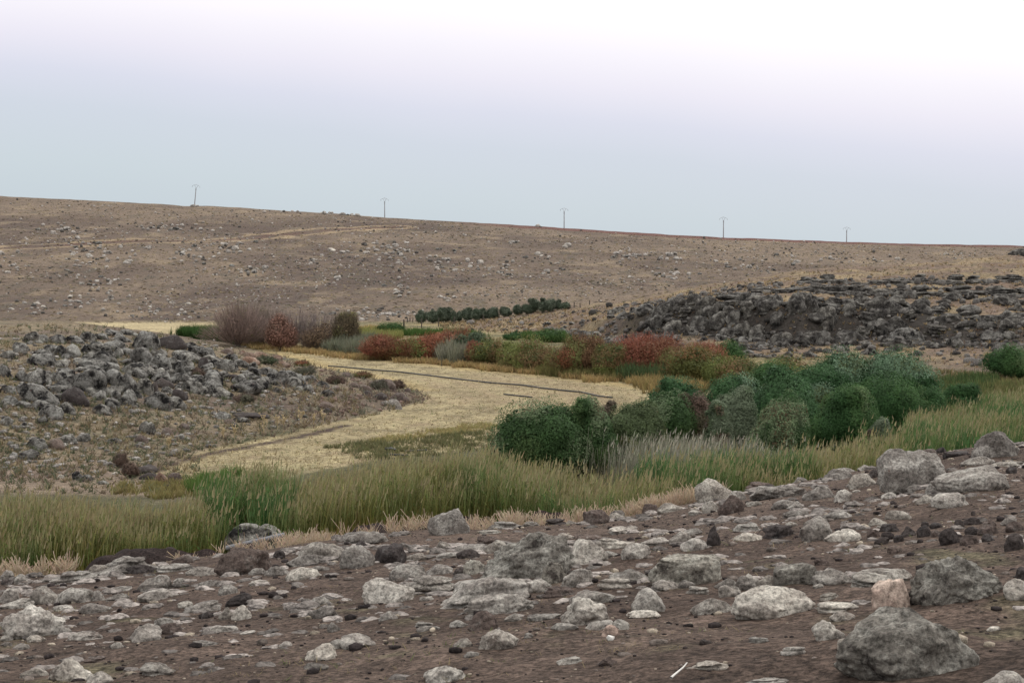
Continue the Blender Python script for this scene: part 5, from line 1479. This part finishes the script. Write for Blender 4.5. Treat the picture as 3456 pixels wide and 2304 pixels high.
def tube_mesh(name, pts, r, sides=6, r1=None):
    acc = Acc(); r1 = r if r1 is None else r1
    n = len(pts) - 1
    for i in range(n):
        ra = r + (r1 - r) * i / n; rb = r + (r1 - r) * (i + 1) / n
        tube(acc, pts[i], pts[i + 1], ra, rb, (.5, .5, .5), sides)
    return acc.mesh(name, True)
pole_arm = None
POLES = [(195.3, 206, 184.5, 'leaning power pole farthest left on the skyline', .10), (385, 217, 198, 'second power pole from the left on the skyline', 0), (564, 227.5, 208, 'middle power pole of the five on the skyline', 0),
         (723, 237.2, 217, 'fourth power pole from the left on the skyline', 0), (846, 241.5, 227, 'power pole farthest right on the skyline, partly sunk behind the ridge', 0)]
for i, (u, vb, vt, lab, lean) in enumerate(POLES):
    y = RIDGE + (6 if i < 4 else 60)
    x = (u - 512) / F * y; zb = float(land(np.array([x]), np.array([y]))[0])
    zt = float(atz(u, vt, y)); Ht = max(zt - zb, 6.0)
    root = empty('power_pole', (x, y, zb)); root.rotation_euler = (0, lean, 0)
    tag(root, lab, 'power pole', 'power poles along the ridge')
    Hp = Ht - 1.6
    link('pole', tube_mesh('pole', [(0, 0, -.6), (0, 0, Hp * .5), (0, 0, Hp)], .27, 8, .17), M_POLE, root)
    link('cap_box', tube_mesh('cap_box', [(0, 0, Hp - .9), (0, 0, Hp + .15)], .24, 8), M_STEEL, root)
    br = Acc()
    pts = [(-1.75, 0, Hp + .95), (-1.2, 0, Hp + 1.35), (-.5, 0, Hp + 1.58), (.3, 0, Hp + 1.6), (1.0, 0, Hp + 1.4), (1.75, 0, Hp + .9)]
    for a, b in zip(pts[:-1], pts[1:]): tube(br, a, b, .06, .06, (.5, .5, .5), 5)
    tube(br, (0, 0, Hp), (-.75, 0, Hp + 1.48), .055, .055, (.5, .5, .5), 5)
    tube(br, (0, 0, Hp), (.85, 0, Hp + 1.45), .07, .07, (.5, .5, .5), 5)
    link('cross_arm', br.mesh('cross_arm', True), M_STEEL, root)
    for sx, zz in ((-1.75, .95), (1.75, .9), (0.0, 1.58)):
        ins = Acc()
        dz = -.55 if sx else .4
        for q in range(4):
            za = Hp + zz + dz * q / 4; zb2 = Hp + zz + dz * (q + .8) / 4
            tube(ins, (sx, 0, za), (sx, 0, zb2), .11, .05, (.3, .3, .3), 6)
        link('insulator', ins.mesh('insulator', True), M_STEEL, root)

def lay_pipe(name, pts, r, label, cat, mat, lift=.05, dens=1):
    u = np.array([p[0] for p in pts], float); v = np.array([p[1] for p in pts], float)
    t = np.linspace(0, 1, len(pts)); tt = np.linspace(0, 1, len(pts) * 6)
    uu, vv = np.interp(tt, t, u), np.interp(tt, t, v)
    P = hit(uu, vv, 40, 250, 1200)
    P[:, 0] += rng.normal(0, .04, len(P)); P[:, 2] = land(P[:, 0], P[:, 1]) + lift
    me = tube_mesh(name, [tuple(p) for p in P], r)
    return tag(link(name, me, mat), label, cat)
def r5(x, y): return ((1152 + x / 1.96) * K2, (1000 + y / 1.96) * K2)
lay_pipe('irrigation_hose', [r5(-90, 462), r5(0, 468), r5(200, 488), r5(400, 503), r5(600, 528), r5(800, 552), r5(1000, 575), r5(1200, 590), r5(1350, 612), r5(1500, 628), r5(1600, 638), r5(1700, 662), r5(1790, 672)], .065,
         'long black hose snaking across the stubble field', 'hose', M_PIPE, .08)
lay_pipe('hose_length', [r5(1080, 648), r5(1170, 658), r5(1260, 668)], .06, 'short length of hose left of the front green bush', 'hose', M_PIPE, .05)
lay_pipe('plastic_sheet_strip', [r5(290, 1020), r5(330, 1015), r5(362, 1028)], .10, 'crumpled black strip in the grass before the field', 'debris', M_PIPE, .10)
lay_pipe('black_pipe', [r5(300, 1048), r5(440, 1055)], .06, 'straight black pipe lying below the crumpled strip', 'pipe', M_PIPE, .06)
lay_pipe('black_pipe', [r5(425, 1028), r5(520, 1022), r5(560, 1020)], .06, 'bent black pipe right of the crumpled strip', 'pipe', M_PIPE, .06)

# grey trunk-like pipe and boulders in the gap of the reeds
p = flat(252.0, 541.0)
x, y = p[0] * .93, p[1] * .93
z = float(atz(252.0, 540.0, y))
acc_pts = [(x - 1.0, y, z - .28), (x + 1.2, y + .3, z + .18)]
o = link('fallen_pipe', tube_mesh('fallen_pipe', acc_pts, .09, 8), M_GREYWOOD); tag(o, 'grey pipe lying aslant in the gap of the reeds', 'pipe')
for k, (du, lab) in enumerate(((-4, 'grey boulder behind the slanting pipe'), (8, 'dark boulder at the end of the slanting pipe'))):
    o = link('boulder', proto('facet', k, 'k')); xx = (250 + du - 512) / F * (y + 1.5)
    o.location = (xx, y + 1.5, float(land(np.array([xx]), np.array([y + 1.5]))[0]) + .5); o.scale = (1.0, .7, .8); tag(o, lab, 'boulder')

# bleached twig at the bottom of the picture
P = hit([671, 676, 683, 687], [681, 678, 674.5, 671], 6, 30)
pts = [(q[0], q[1], q[2] + .03 + .012 * k) for k, q in enumerate(P)]
tag(link('bleached_stick', tube_mesh('bleached_stick', pts, .009, 7, .004), M_BONE), 'bleached white stick poking up at the bottom of the photo', 'stick')
q = hit([(1152 + 1772 / 1.95) * K2], [(1500 + 1282 / 1.95) * K2], 6, 40)[0]
V, Fc = rock_shape(3, 77, 'facet'); V = V * np.array([.035, .03, .03])
o = link('white_chip', mesh_from('white_chip', V, Fc, None, True), M_BONE); o.location = (q[0], q[1], q[2] + .015); tag(o, 'tiny white chip on the soil below the pinkish rock', 'stone chip')
